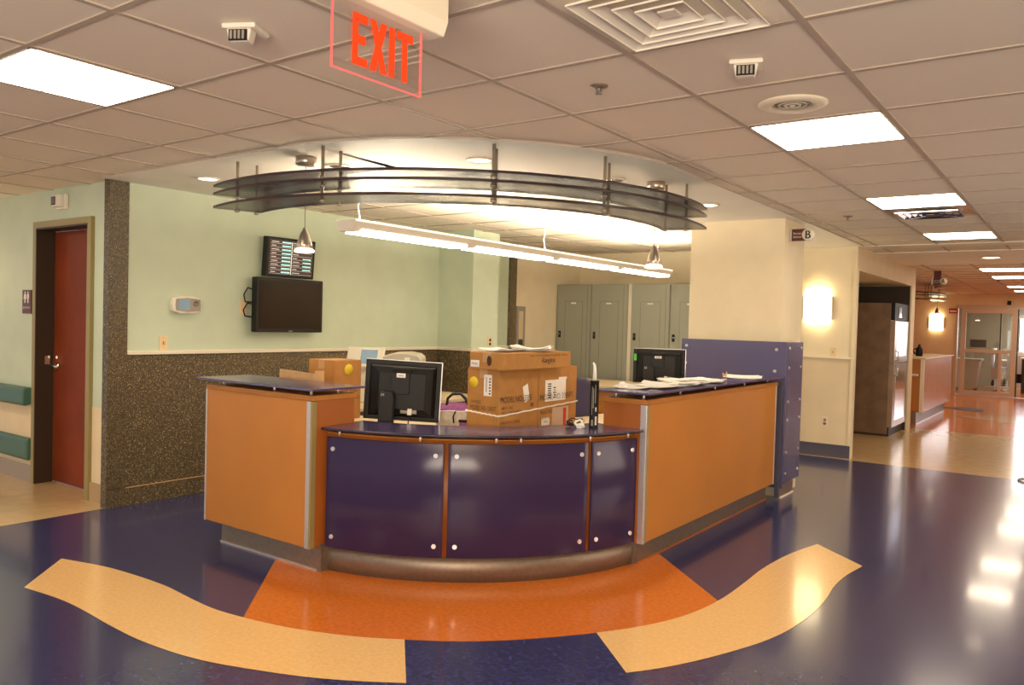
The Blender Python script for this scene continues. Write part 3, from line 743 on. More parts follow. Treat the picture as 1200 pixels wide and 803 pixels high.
# ------------------------------------------------------------------ lockers
LKY = 9.06
def locker(x0, lab, lk):
    W = .532
    t = thing('locker', lab, 'locker', (x0+W/2, LKY+.3, 0), group=None)
    part('body', t, lambda b: b.box(x0+.002, x0+W-.002, LKY+.012, 9.62, 0, 1.98, M['locker']), .002)
    def dr(b):
        b.box(x0+.008, x0+W-.008, LKY, LKY+.012, .06, 1.972, M['locker'])
        for (a, c, z0, z1) in ((.13, .134, .55, 1.76), (.40, .404, .55, 1.76), (.13, .404, 1.756, 1.76), (.13, .404, .55, .554)):
            b.box(x0+a, x0+c, LKY-.0015, LKY+.002, z0, z1, M['lockerd'])
        b.box(x0+W-.06, x0+W-.056, LKY-.0015, LKY+.002, .06, 1.97, M['lockerd'])
    d_ = part('door', t, dr)
    part('latch', d_, lambda b: (b.box(x0+.04, x0+.075, LKY-.008, LKY, 1.27, 1.36, M['blk']), b.box(x0+.052, x0+.063, LKY-.012, LKY-.007, 1.315, 1.33, M['chrome'])), .002, label='black recessed latch')
    part('name_plate', d_, lambda b: b.box(x0+.225, x0+.30, LKY-.003, LKY, 1.722, 1.742, M['paper']), label='white name plate')
w = MB(); w.box(-4.763, -4.718, 9.075, 9.64, 0, 1.985, M['rail']); struct(w, 'trim_7', 'narrow cream strip added for the bright wall between the two pairs of lockers', 'filler strip')  # added strip stands for the bright wall seen in the locker gap
locker(-5.83, 'grey green steel locker nearest the cream side wall', 0)
locker(-5.298, 'second grey green locker, left of the cream gap', 1)
locker(-4.715, 'third grey green locker, right of the cream gap', 2)
locker(-4.183, 'grey green locker partly hidden by the pillar', 3)
# door frame sliver on the side wall
d = MB(); d.box(-5.838, -5.81, 8.12, 8.30, 0, 1.66, M['grey']); d.box(-5.812, -5.806, 8.16, 8.25, 1.25, 1.60, M['beige']); d.box(-5.812, -5.805, 8.16, 8.25, .9, 1.24, M['jamb'])
tag(d.build('door_frame_sliver', bevel=.003), 'narrow grey sliver of a door frame next to the far stone strip', 'cabinet')

# ------------------------------------------------------------------ fridge
FX1, FY0, FY1, FZ = -2.205, 12.1, 13.11, 1.87
t = thing('refrigerator', 'tall stainless steel refrigerator standing in the alcove', 'refrigerator', (-2.7, 12.6, 0))
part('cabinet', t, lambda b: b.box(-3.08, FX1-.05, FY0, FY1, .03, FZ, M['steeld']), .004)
part('control_panel', t, lambda b: (b.box(FX1-.05, FX1, FY0, FY1, FZ-.24, FZ, M['blkm']), b.box(FX1, FX1+.004, FY0+.30, FY0+.48, FZ-.20, FZ-.05, M['chrome'])), .003, label='black control panel with a small display')
dd = part('upper_door', t, lambda b: (b.box(FX1-.05, FX1+.01, FY0, FY1, 1.03, FZ-.25, M['steel']), b.box(FX1+.01, FX1+.013, FY0+.16, FY1-.16, 1.12, FZ-.30, M['doorrefl'])), .003, label='upper stainless door with a glowing panel painted as a window reflection')
part('handle', dd, lambda b: b.tube([(FX1+.01, FY0+.06, 1.06), (FX1+.05, FY0+.06, 1.07), (FX1+.05, FY0+.06, 1.19), (FX1+.01, FY0+.06, 1.2)], .010, M['chrome'], 8))
dl = part('lower_door', t, lambda b: (b.box(FX1-.05, FX1+.01, FY0, FY1, .13, 1.02, M['steel']), b.box(FX1+.01, FX1+.012, FY0+.16, FY1-.16, .22, .93, M['chrome'])), .003)
part('handle', dl, lambda b: b.tube([(FX1+.01, FY0+.06, .85), (FX1+.05, FY0+.06, .86), (FX1+.05, FY0+.06, .98), (FX1+.01, FY0+.06, .99)], .010, M['chrome'], 8))
part('base', t, lambda b: b.box(-3.05, FX1-.03, FY0+.02, FY1-.02, 0, .13, M['jamb']))

# ------------------------------------------------------------------ second desk far down the corridor
t = thing('reception_desk', 'small far orange desk with a pinkish front panel beyond the refrigerator', 'desk', (-2.3, 15.8, 0))
part('end_panel', t, lambda b: b.box(-2.75, -2.14, 14.0, 14.03, .22, 1.04, M['lam']), .002)
part('front_panel', t, lambda b: b.box(-2.14, -2.105, 14.0, 17.1, .20, 1.04, mat('pinkish laminate', (.52,.27,.19), .25, n=(2,.05))), .002)
part('edge_strip', t, lambda b: b.box(-2.15, -2.095, 13.985, 14.02, .20, 1.045, M['rail']), .002)
part('counter_top', t, lambda b: b.box(-2.78, -2.08, 13.97, 17.15, 1.045, 1.07, M['beige']), .003)
part('shelf', t, lambda b: b.box(-2.72, -2.18, 13.90, 14.0, .78, .81, M['rail']))
part('carcass', t, lambda b: b.box(-2.72, -2.14, 14.03, 17.1, .2, 1.045, M['lamd']))
part('toe_kick', t, lambda b: (b.box(-2.68, -2.20, 14.05, 17.1, 0, .2, M['kick']), b.box(-2.2, -2.19, 14.05, 17.1, .0, .02, M['alu'])))
canopy((-4.15, 17.9), 'glass_canopy', 'small far glass shelf canopy hanging above the second desk')
pendant(-2.55, 18.3, 'small far pendant lamp hanging in front of the far wall lamp', 1.98)
b = MB(); b.lathe([(.001, 0), (.05, 0), (.055, .04), (.05, .12), (.02, .17), (.018, .2), (.001, .2)], (-2.32, 14.9, 1.07), M['blk'], 16)
b.tube([(-2.36, 14.9, 1.20), (-2.42, 14.88, 1.17), (-2.38, 14.9, 1.10)], .012, M['blk'], 8)
tag(b.build('dispenser_bottle'), 'black bottle standing on the far desk top', 'bottle')
b = MB(); b.box(-2.80, -2.62, 21.94, 21.999, 1.96, 2.08, M['red']); b.box(-2.78, -2.64, 21.93, 21.94, 1.99, 2.03, M['rail'])
tag(b.build('fire_alarm', bevel=.004), 'red fire alarm box on the far wall beside the glass doors', 'alarm')
b = MB(); b.box(-1.60, -1.52, 21.93, 21.999, 2.172, 2.27, M['blkm'])
tag(b.build('door_sensor', bevel=.006), 'small dark sensor on the wall above the far glass doors', 'sensor')

# glass doors at Y=22
def gframe(b, x0, x1, y, z0, z1, w_, m=None, dep=.05):
    m = m or M['doorframe']
    b.box(x0, x0+w_, y, y+dep, z0, z1, m); b.box(x1-w_, x1, y, y+dep, z0, z1, m); b.box(x0+w_, x1-w_, y, y+dep, z1-w_, z1, m); b.box(x0+w_, x1-w_, y, y+dep, z0, z0+w_, m)
d2 = MB(); d2.box(-2.66, 1.6, 21.96, 22.08, 2.08, 2.17, M['doorframe']); d2.box(-2.66, -2.60, 21.96, 22.08, 0, 2.08, M['doorframe']); d2.box(1.54, 1.6, 21.96, 22.08, 0, 2.08, M['doorframe'])
dr = struct(d2, 'door_2', 'beige framed sliding glass doors at the far end of the corridor', 'door')
part('sliding_leaf', dr, lambda b: (gframe(b, -2.52, -1.38, 21.90, .02, 2.07, .10), b.box(-2.42, -1.48, 21.90, 21.95, 1.03, 1.11, M['doorframe']), b.box(-1.72, -1.66, 21.90, 21.95, .12, 1.03, M['doorframe']), b.box(-1.72, -1.69, 21.90, 21.95, 1.11, 1.97, M['jamb']), b.box(-1.375, -1.35, 21.91, 21.95, .02, 2.07, M['jamb'])), .004)
part('pane', dr, lambda b: b.box(-2.42, -1.48, 21.92, 21.927, .12, 1.97, M['clear']))
part('threshold', dr, lambda b: b.box(-2.6, 1.54, 21.94, 22.08, 0, .012, M['alu']))
# room beyond
w = MB(); w.box(-4.5, 3.5, 27, 27.2, 0, CEIL, M['greyg']); w.box(-4.7, -4.5, 22.2, 27.2, 0, CEIL, M['greyg']); w.box(3.5, 3.7, 22.2, 27.2, 0, CEIL, M['greyg'])
struct(w, 'wall_room', 'grey green walls of the room behind the glass doors', 'wall')
w = MB(); w.box(-1.78, .9, 26.93, 26.95, 1.0, 1.95, M['win'])
win = struct(w, 'window_1', 'bright daylight window in the room behind the glass doors', 'window')
f = MB(); gframe(f, -1.84, .96, 26.90, .94, 2.0, .06, M['white']); f.box(-.95, -.90, 26.90, 26.94, 1.0, 1.94, M['jamb']); f.box(-1.70, -1.62, 26.90, 26.94, 1.0, 1.94, M['grey']); f.build('window_frame', win)
b = MB(); pts = [(-.29, .06), (.27, .06), (.33, .78), (-.33, .78)]
b.prism_y([(x-2.62, z) for x, z in pts], 23.9, 24.4, M['equip']); b.box(-2.99, -2.25, 23.86, 24.44, .78, .83, M['equip'])
tt = thing('laundry_cart', 'white plastic laundry bin on castors behind the left glass pane', 'bin', (-2.62, 24.15, 0))
b.build('bin', tt, .01)
for x in (-2.85, -2.40):
    for y in (23.98, 24.32): part('castor', tt, lambda q: q.lathe([(.001, -.015), (.04, -.015), (.04, .015), (.001, .015)], (x, y, .04), M['blk'], 12, 'x'))
tt = thing('hospital_bed', 'hospital bed with beige mattress and large dark wheels behind the glass', 'bed', (-1.6, 25.2, 0))
part('mattress', tt, lambda q: q.box(-2.0, .3, 24.8, 25.7, .62, .80, M['bed']), .03)
part('frame', tt, lambda q: (q.box(-2.05, .35, 24.75, 25.75, .50, .62, M['equip']), q.box(-1.6, -.4, 25.0, 25.5, .2, .5, M['blkm'])), .01)
part('side_rail', tt, lambda q: (q.box(-1.75, -.85, 24.72, 24.75, .45, .95, M['bed']), q.box(-.7, .2, 24.72, 24.75, .45, .95, M['bed'])), .01)
part('headboard', tt, lambda q: q.box(-2.12, -2.06, 24.8, 25.7, .4, 1.1, M['equip']), .01)
for x in (-1.95, .2):
    for y in (24.85, 25.6): part('wheel', tt, lambda q: q.lathe([(.001, -.03), (.15, -.03), (.16, 0), (.15, .03), (.001, .03)], (x, y, .16), M['blk'], 18, 'y'))
tt = thing('equipment_stand', 'light grey medical equipment stand behind the left glass pane', 'equipment', (-1.95, 24.2, 0))
part('post', tt, lambda q: q.box(-1.98, -1.88, 24.2, 24.3, .1, 1.0, M['equip']), .005)
part('tray', tt, lambda q: q.box(-2.2, -1.7, 24.1, 24.4, .95, 1.0, M['equip']), .005)
part('base', tt, lambda q: (q.box(-2.2, -1.65, 24.05, 24.45, .05, .12, M['equip']), q.box(-2.06, -1.78, 24.15, 24.35, .3, .62, M['equip'])), .008)
tt = thing('monitor_arm', 'dark medical monitor on a wall arm high behind the left glass pane', 'equipment', (-2.5, 26.6, 1.4))
part('monitor', tt, lambda q: q.box(-2.75, -2.35, 25.95, 26.0, 1.1, 1.32, M['blkm']), .008)
part('arm', tt, lambda q: q.tube([(-2.55, 26.0, 1.2), (-2.6, 26.5, 1.25), (-2.6, 26.98, 1.3)], .02, M['equip'], 8))
b = MB(); b.box(-1.38, -.6, 24.0, 24.5, .0, .86, M['jamb']); b.box(-1.4, -.58, 23.97, 24.53, .86, .9, M['beige'])
tag(b.build('bedside_cabinet', bevel=.005), 'dark bedside cabinet at the right edge beyond the glass doors', 'cabinet')

# ------------------------------------------------------------------ things on and in the desk
WZ = .755
def monitor(name, lab, loc, rz, w_, h_, lift, ry=0, note=False, deepstand=True):
    t = thing(name, lab, 'monitor', loc, rz, ry=ry)      # local -y = back of the screen towards the viewer
    z0, z1 = lift, lift+h_
    part('bezel', t, lambda b: b.box(-w_/2, w_/2, 0, .022, z0, z1, M['blk']), .004, True)
    part('silver_edge', t, lambda b: (b.box(w_/2, w_/2+.004, .002, .024, z0+.004, z1-.002, M['alu']), b.box(-w_/2, w_/2+.004, .004, .024, z1, z1+.002, M['alu'])), 0, True)
    part('screen', t, lambda b: b.box(-w_/2+.015, w_/2-.015, .022, .0245, z0+.015, z1-.015, M['blk2']), 0, True)
    def back(b):
        cz = (z0+z1)/2; vs = []
        for (s_, y) in ((.44, 0), (.40, -.03), (.30, -.042)):
            vs += [(-w_*s_, y, cz-h_*s_*.98), (w_*s_, y, cz-h_*s_*.98), (w_*s_, y, cz+h_*s_*.98), (-w_*s_, y, cz+h_*s_*.98)]
        fs = [(8, 9, 10, 11)]
        for i in (0, 4): fs += [(i+k, i+(k+1) % 4, i+4+(k+1) % 4, i+4+k) for k in range(4)]
        b.mesh(vs, fs, M['blk'])
        b.box(-w_*.40, w_*.40, -.030, -.01, cz+h_*.36, cz+h_*.40, M['blkm'])
        b.box(-w_*.15, w_*.10, -.052, -.03, cz-h_*.05, cz+h_*.30, M['blk'])
        b.prism_y([(-w_*.15, cz+h_*.30), (w_*.10, cz+h_*.30), (w_*.14, cz+h_*.38), (-w_*.12, cz+h_*.38)], -.050, -.02, M['dark'])
    part('back_cover', t, back, .003, True)
    part('label_sticker', t, lambda b: (b.box(-.035, .020, -.0535, -.0515, z0+h_*.73, z0+h_*.80, M['paper']), b.text('SERIAL', (-.025, -.0535, z0+h_*.75), (1, 0, 0), (0, 0, 1), .035, .010, M['black'])), 0, True)
    part('cable_plug', t, lambda b: (b.box(.045, .07, -.062, -.04, z0+h_*.12, z0+h_*.22, M['white']), b.box(0, .045, -.050, -.04, z0+h_*.14, z0+h_*.19, M['grey']), b.box(.07, .10, -.050, -.04, z0+h_*.14, z0+h_*.20, M['grey']), b.tube([(.058, -.055, z0+h_*.12), (.055, -.06, z0), (.05, -.05, 0.02)], .004, M['blk'], 6)), 0, True)
    def st(b):
        b.box(-.125, -.035, -.13, -.045, 0, z0+h_*.42, M['blkm']); b.prism_y([(-.125, z0+h_*.42), (-.115, z0+h_*.50), (-.045, z0+h_*.50), (-.035, z0+h_*.42)], -.13, -.045, M['blkm'])
    stn = part('stand', t, st, .005, True)
    part('stand_badge', t, lambda b: b.text('24', (-.115, -.1305, z0+h_*.43), (1, 0, 0), (0, 0, 1), .022, .016, M['white']), 0, True)
    part('stand_foot', t, lambda b: b.box(-.16, .10, -.14, .06, 0, .012, M['blkm']), .004, True)
    if note: part('sticky_note', t, lambda b: b.box(-w_/2+.005, -w_/2+.035, -.002, 0, z1-.10, z1-.045, M['lime']), 0, True, label='bright green sticky note')
    return t
monitor('desktop_monitor', 'black monitor seen from behind on the desk between the boxes and left counter', (-3.48, 3.635, WZ), R(36), .475, .375, .068, ry=R(2.2))
monitor('desktop_monitor', 'black monitor with a green note at the blue panel end of the desk', (-2.86, 6.02, WZ), R(24), .42, .28, .235, note=True)

def cardbox(name, lab, x0, x1, y0, y1, z0, z1, m=None, fn=None, parent_extra=None):
    t = thing(name, lab, 'box', ((x0+x1)/2, (y0+y1)/2, z0))
    part('carton', t, lambda b: b.box(x0, x1, y0, y1, z0, z1, m or M['card']), .004)
    part('tape', t, lambda b: (b.box((x0+x1)/2-.03, (x0+x1)/2+.03, y0-.0008, y1+.0008, z1-.06, z1+.0008, M['tape'])) if True else None)
    if fn: fn(t)
    return t
def ptext(t, a, m=None): part('printing', t, lambda b: b.text(*a, m or M['print_']))
BX0, BX1, BZ1 = -3.115, -2.866, 1.172
U, V = (0, 1, 0), (0, 0, 1)
def b1(t):
    def pr(b):
        X = BX1+.001
        for k in range(3): b.box(X-.0005, X+.0005, 4.178+k*.012, 4.184+k*.012, .925, .95, M['print_'])
    part('box_mark', t, pr)
    X = BX1+.001
    for a in (('MODEL NO: 3385', (X, 3.855, .965), U, V, .33, .038), ('48 V AC', (X, 3.865, .925), U, V, .12, .018), ('QTY 1 EACH PCS', (X, 3.865, .892), U, V, .20, .020), ('MADE IN CHINA', (X, 3.865, .835), U, V, .20, .018), ('GW KGS', (BX0+.03, 3.8435, .955), (1, 0, 0), V, .08, .018), ('MODEL NO: 3385FT', (BX0+.03, 3.8435, .915), (1, 0, 0), V, .20, .028)):
        ptext(t, a)
    def st(b):
        b.lathe([(.001, .0015), (.033, .0015), (.033, .0005), (.001, .0005)], (BX0+.05, 3.844, 1.085), M['yellow'], 24, 'y')
    part('round_sticker', t, st, label='yellow round sticker')
    def lb(b):
        b.box(-2.985, -2.925, 3.8415, 3.8435, 1.005, 1.135, M['paper'])
        for k in range(6): b.box(-2.945+.002*(k % 2), -2.932, 3.8405, 3.8415, 1.015+k*.018, 1.024+k*.018, M['black'])
        b.box(-2.968, -2.962, 3.8405, 3.8415, 1.03, 1.12, M['grey'])
    part('shipping_label', t, lb, label='white shipping label')
    part('torn_label', t, lambda b: b.mesh([(BX1+.0012, y, z) for y, z in ((4.085, 1.055), (4.14, 1.075), (4.165, .97), (4.11, .955))], [(0, 1, 2, 3)], M['paper']), label='small tilted white label')
cardbox('cardboard_box', 'large brown carton with a yellow sticker facing left and a strap around it', BX0, BX1, 3.844, 4.262, WZ, BZ1, fn=b1)
def b2(t):
    X = BX1+.001
    for a in (('MODEL NO: 3385FT', (X, 4.285, .955), U, V, .40, .038), ('PRODUCT NO: 48', (X, 4.29, .865), U, V, .16, .022), ('MADE IN', (X, 4.29, .825), U, V, .12, .018)): ptext(t, a)
    def lb(b):
        b.box(X, X+.0015, 4.34, 4.59, .945, 1.085, M['paper'])
        for k in range(7): b.box(X+.0015, X+.002, 4.37, 4.41, .965+k*.015, .973+k*.015, M['black'])
        for k in range(5): b.box(X+.0015, X+.002, 4.435+(k % 2)*.008, 4.46+(k % 3)*.006, .965+k*.016, .972+k*.016, M['black'])
        b.box(X, X+.0015, 4.50, 4.60, 1.085, 1.10, M['paper'])
    part('shipping_label', t, lb, label='large white shipping label')
    part('small_label', t, lambda b: (b.box(X, X+.0015, 4.305, 4.40, .790, .840, M['paper']), b.text('valley', (X+.0015, 4.325, .806), U, V, .05, .016, M['black'])), label='small white label')
    part('document_pouch', t, lambda b: (b.box(X, X+.002, 4.43, 4.63, WZ+.002, .90, mat('pale plastic pouch', (.56,.44,.32), .3)), b.box(X+.002, X+.003, 4.565, 4.60, .77, .89, M['red'])), label='clear pouch with a red stripe')
cardbox('cardboard_box', 'large brown carton with a big white label right of the yellow sticker carton', BX0, BX1, 4.270, 4.735, WZ, BZ1-.003, fn=b2)
# strap
def strap(b):
    x0, x1, y0, y1 = BX0-.004, BX1+.004, 3.838, 4.741; P = [(x1, y1, .925), (x1, y0, .888), (x0, y0, .905), (x0, y1, .935)]
    P.append(P[0])
    for i in range(4):
        a, c = Vector(P[i]), Vector(P[i+1]); n = 14; pts = [a+(c-a)*k/n+Vector((0, 0, .0015*((-1)**k))) for k in range(n+1)]
        b.tube(pts, .0055, M['paper'], 6)
mb = MB(); strap(mb); tag(mb.build('tie_strap'), 'white strap tied around the two big cartons', 'strap')
# flat box on top
def fb(t):
    X = -2.775+.001
    ptext(t, ('valley', (X, 4.31, 1.243), (0, -1, 0), (0, 0, -1), .16, .044), M['black']); ptext(t, ('Quality stationery products for your office', (X, 4.455, 1.262), (0, -1, 0), (0, 0, -1), .44, .014))
    def sd(b):
        Y = 3.759
        b.box(-3.025, -2.96, Y-.0015, Y, 1.185, 1.225, M['paper']); b.text('FRAGILE', (-3.015, Y-.0015, 1.198), (1, 0, 0), V, .045, .014, M['black'])
    part('side_label', t, sd, label='white label on the short side')
    part('emblem', t, lambda b: b.prism_y([(-2.885+.018*math.cos(a*.7), 1.225+.032*math.sin(a*.7)) for a in range(9)], 3.758, 3.759, M['print_']), label='brown printed emblem')
cardbox('flat_cardboard_box', 'shallow brown carton lying on top of the two big cartons', -3.035, -2.775, 3.76, 4.50, BZ1+.001, 1.275, fn=fb)
def sheet(name, lab, cat, x, y, z, w_, h_, rz, n=1, m=None, grp=None, curl=0.0):
    t = MB(); rr = random.Random(int(x*1000+y*77))
    for k in range(n):
        c_, s_ = math.cos(rz+rr.uniform(-.12, .12)*(k > 0)), math.sin(rz+rr.uniform(-.12, .12)*(k > 0)); dx, dy = (rr.uniform(-.015, .015)*(k > 0) for _ in (0, 1))
        N = 4; vs = []
        for i in range(N+1):
            for j in range(N+1):
                u, v = (i/N-.5)*w_, (j/N-.5)*h_; zz = curl*((i/N-.5)**2*4)*rr.uniform(.5, 1.2)*((i in (0, N)) or (j in (0, N)))
                vs.append((x+dx+u*c_-v*s_, y+dy+u*s_+v*c_, z+k*.0022+zz))
        fs = [(i*(N+1)+j, (i+1)*(N+1)+j, (i+1)*(N+1)+j+1, i*(N+1)+j+1) for i in range(N) for j in range(N)]
        t.mesh(vs, fs, m or M['paper'])
    o = t.build(name); sl = o.modifiers.new('th', 'SOLIDIFY'); sl.thickness = .0012; sl.offset = 1
    return tag(o, lab, cat, grp)
sheet('paper_stack', 'white papers lying on the shallow top carton, left bunch', 'paper', -2.93, 3.98, 1.278, .18, .28, .1, 4, curl=.012)
sheet('paper_stack', 'crumpled white papers heaped on the middle of the shallow top carton', 'paper', -2.90, 4.23, 1.278, .24, .26, .5, 7, curl=.022)
# left carton and flap
def b3(t):
    part('round_sticker', t, lambda b: b.lathe([(.001, .0015), (.038, .0015), (.038, 0), (.001, 0)], (-4.138, 3.80, 1.10), M['yellow'], 24, 'x'), label='yellow round sticker')
    for a in (('GW KGS', (-4.139, 3.74, .945), U, V, .14, .025), ('MODEL NO', (-4.139, 3.74, .895), U, V, .16, .025)): ptext(t, a)
# placed so its near corner stands behind the left counter
cardbox('cardboard_box', 'brown carton with a yellow sticker standing behind the left counter', -4.40, -4.14, 3.67, 3.92, WZ, 1.165, m=M['card'], fn=b3)
b = MB(); b.box(0, .52, -.003, .003, WZ, 1.097, M['cardl'], Matrix.Translation((-4.49, 3.495, 0)) @ Matrix.Rotation(R(-14), 4, 'Z')); b.box(0, .06, -.003, .003, WZ, 1.115, M['cardl'], Matrix.Translation((-3.985, 3.372, 0)) @ Matrix.Rotation(R(60), 4, 'Z'))
tag(b.build('cardboard_sheet', bevel=.002), 'pale cardboard flap standing up behind the left glass counter', 'cardboard')

# back table with printer
t = thing('side_table', 'low beige side table behind the desk under the printer', 'table', (-4.9, 5.0, 0))
part('table_top', t, lambda b: b.box(-5.5, -4.75, 4.3, 6.2, .70, .73, M['beige']), .003)
for x in (-5.46, -4.80):
    for y in (4.35, 6.15): part('leg', t, lambda b: b.box(x-.02, x+.02, y-.02, y+.02, 0, .70, M['grey']))
t = thing('printer', 'grey office printer with a tilted control panel against the stone wainscot', 'printer', (-5.1, 5.0, .73), R(36))
part('body', t, lambda b: (b.box(-.22, .30, -.18, .22, 0, .34, M['printerl']), b.prism_y([(.08, .34), (.42, .34), (.42, .395), (.38, .425), (.30, .44), (.18, .435), (.10, .41)], -.20, .20, M['printer']), b.box(.08, .42, -.20, .2, .1, .34, M['printer'])), .012, True)
part('control_panel', t, lambda b: b.box(-.22, .10, -.02, .01, -.10, .10, M['printerl'], Matrix.Translation((0, -.16, .385)) @ Matrix.Rotation(R(-35), 4, 'X')), .006, True)
part('display', t, lambda b: b.box(-.10, .04, -.024, -.019, -.07, .07, M['lcd'], Matrix.Translation((0, -.16, .385)) @ Matrix.Rotation(R(-35), 4, 'X')), 0, True)
part('sticker', t, lambda b: (b.box(.28, .325, -.203, -.20, .335, .40, M['paper']), b.box(.12, .18, -.203, -.20, .30, .36, M['paper']), b.box(.285, .32, -.203, -.20, .315, .332, M['lime'])), 0, True, label='white and green stickers')

# purple bag
bgx, bgy = -3.285, 4.0
t = thing('lunch_bag', 'small purple and silver zipped bag with black handles beside the cartons', 'bag', (-3.305, 3.975, WZ), R(38))
def bag(b):
    n = 20
    prof = [(.85, 0, 1), (.98, .02, 1), (1.0, .09, 1), (.95, .125, 1)]
    vs = []; fs = []
    for s_, z, _ in prof:
        for k in range(n):
            a = 2*math.pi*k/n; cx = abs(math.cos(a))**.6*(1 if math.cos(a) > 0 else -1); sy = abs(math.sin(a))**.6*(1 if math.sin(a) > 0 else -1)
            vs.append((.135*s_*cx, .075*s_*sy, z))
    for i in range(len(prof)-1):
        for k in range(n): fs.append((i*n+k, i*n+(k+1) % n, (i+1)*n+(k+1) % n, (i+1)*n+k))
    b.mesh(vs, fs, M['bagw'], True); b.face([vs[k] for k in range(n)][::-1], M['bagw'])
def bagtop(b):
    n = 20; prof = [(.99, .118), (1.0, .130), (.78, .152), (.4, .168), (.001, .172)]; vs = []; fs = []
    for s_, z in prof:
        for k in range(n):
            a = 2*math.pi*k/n; cx = abs(math.cos(a))**.6*(1 if math.cos(a) > 0 else -1); sy = abs(math.sin(a))**.6*(1 if math.sin(a) > 0 else -1)
            vs.append((.135*s_*cx, .075*s_*sy, z+.004*math.sin(3*a)))
    for i in range(len(prof)-1):
        for k in range(n): fs.append((i*n+k, i*n+(k+1) % n, (i+1)*n+(k+1) % n, (i+1)*n+k))
    b.mesh(vs, fs, M['bagp'], True)
part('body', t, bag, 0, True); part('lid', t, bagtop, 0, True, label='purple padded lid')
part('pocket', t, lambda b: (b.box(.02, .125, -.083, -.070, .01, .055, M['bagp']), b.box(.015, .13, -.085, -.070, .055, .072, M['blk'])), .004, True, label='purple pocket with black trim')
part('zipper', t, lambda b: (b.tube([(-.13, -.05, .127), (-.10, -.070, .122), (-.04, -.079, .128), (.03, -.079, .124), (.10, -.074, .130), (.13, -.05, .128)], .004, M['paper'], 6), b.tube([(-.005, -.082, .125), (-.02, -.086, .09), (-.015, -.084, .05)], .005, M['blk'], 6)), 0, True)
for s_ in (-1, 1):
    part('handle', t, lambda b: b.tube([(-.065, s_*.03, .155), (-.06, s_*.028, .20), (-.03, s_*.02, .228), (.02, s_*.02, .232), (.055, s_*.028, .20), (.08, s_*.034, .15), (.11, s_*.04, .135)], .008, M['blk'], 8), 0, True)

# sealant tube on the glass
TX, TY, TZ = -2.395, 4.165, .838
t = thing('sealant_tube', 'black caulking tube with a white nozzle standing on the curved counter', 'tube', (TX, TY, TZ))
part('cartridge', t, lambda b: b.lathe([(.001, 0), (.027, 0), (.028, .004), (.027, .008), (.027, .275), (.028, .277), (.028, .285), (.001, .285)], (TX, TY, TZ), M['blk'], 24))
part('nozzle', t, lambda b: b.tube([(TX, TY, TZ+.285), (TX-.001, TY, TZ+.35), (TX-.004, TY, TZ+.375), (TX-.012, TY-.003, TZ+.392)], [.013, .010, .008, .005], M['paper'], 12), label='white tapered nozzle')
def tl(b):
    nx, ny = .586, -.81; ux, uy = .81, .586
    def pt(u, z, r=.0278):
        a = u/.0278; return (TX+r*(ux*math.sin(a)+nx*math.cos(a)), TY+r*(uy*math.sin(a)+ny*math.cos(a)), TZ+z)
    for (u0, u1, z0, z1, m) in ((.005, .016, .02, .07, M['paper']), (.006, .012, .10, .125, M['paper']), (-.018, -.014, .08, .25, M['grey']), (-.010, -.006, .12, .24, M['grey']), (-.018, -.008, .015, .05, M['grey']), (.002, .006, .15, .26, M['grey'])):
        b.face([pt(u0, z0), pt(u1, z0), pt(u1, z1), pt(u0, z1)], m)
    for k in range(6): b.face([pt(.007, .026+k*.007, .0281), pt(.014, .026+k*.007, .0281), pt(.014, .029+k*.007, .0281), pt(.007, .029+k*.007, .0281)], M['black'])
part('printed_label', t, tl)

# cables and clips pile
def coil(b, cx, cy, z, r, m, n=26, seed=1, rr=.003):
    q = random.Random(seed); P = []
    for i in range(n):
        a = i*.9; k = r*(.55+.45*q.random()); P.append((cx+k*math.cos(a), cy+k*math.sin(a), z+.006+q.random()*.045*(1-abs(i/n-.5))))
    b.tube(smooth3(P), rr, m, 6)
def smooth3(pts, k=3):
    out = []
    for i in range(len(pts)-1):
        p0, p1, p2, p3 = [Vector(pts[max(0, min(len(pts)-1, i+d))]) for d in (-1, 0, 1, 2)]
        for j in range(k):
            t = j/k; out.append(.5*((2*p1)+(p2-p0)*t+(2*p0-5*p1+4*p2-p3)*t*t+(3*p1-p0-3*p2+p3)*t**3))
    return out+[Vector(pts[-1])]
mb = MB(); coil(mb, -2.50, 4.12, .838, .055, M['blkm'], 30, 3); coil(mb, -2.49, 4.14, .838, .045, M['cardl'], 22, 5, .0025)
tag(mb.build('cable_tangle'), 'small tangle of dark and tan cable beside the caulking tube', 'cable')
mb = MB(); coil(mb, -2.445, 4.085, .838, .035, M['paper'], 16, 9, .006); mb.box(-2.45, -2.42, 4.06, 4.09, .84, .862, M['paper'])
tag(mb.build('tissue'), 'crumpled bit of white paper in front of the caulking tube', 'paper')

# papers on the right counter
PZ = SZ+.0145
spec = [(-2.36, 4.62, .21, .29, .25, 3), (-2.24, 4.78, .22, .30, -.15, 3), (-2.36, 4.98, .22, .29, .45, 5), (-2.24, 5.18, .22, .29, .1, 5), (-2.36, 5.36, .22, .29, -.3, 6), (-2.25, 5.58, .22, .29, .25, 4), (-2.34, 5.75, .20, .28, 0, 3)]
for k, (x, y, w_, h_, rz, n) in enumerate(spec):
    sheet('paper_stack', 'loose white paper sheets spread along the glass top of the right counter', 'paper', x, y, PZ+.004*(k % 2), w_, h_, rz, n, grp='papers on the right counter', curl=.010)
sheet('paper_stack', 'white papers lying apart near the blue panel on the right counter', 'paper', -2.27, 6.35, PZ, .26, .42, .2, 3, curl=.006)
mb = MB(); coil(mb, -2.385, 4.50, PZ, .03, M['paper'], 14, 21, .007)
tag(mb.build('crumpled_paper'), 'crumpled white paper ball at the near end of the right counter', 'paper')
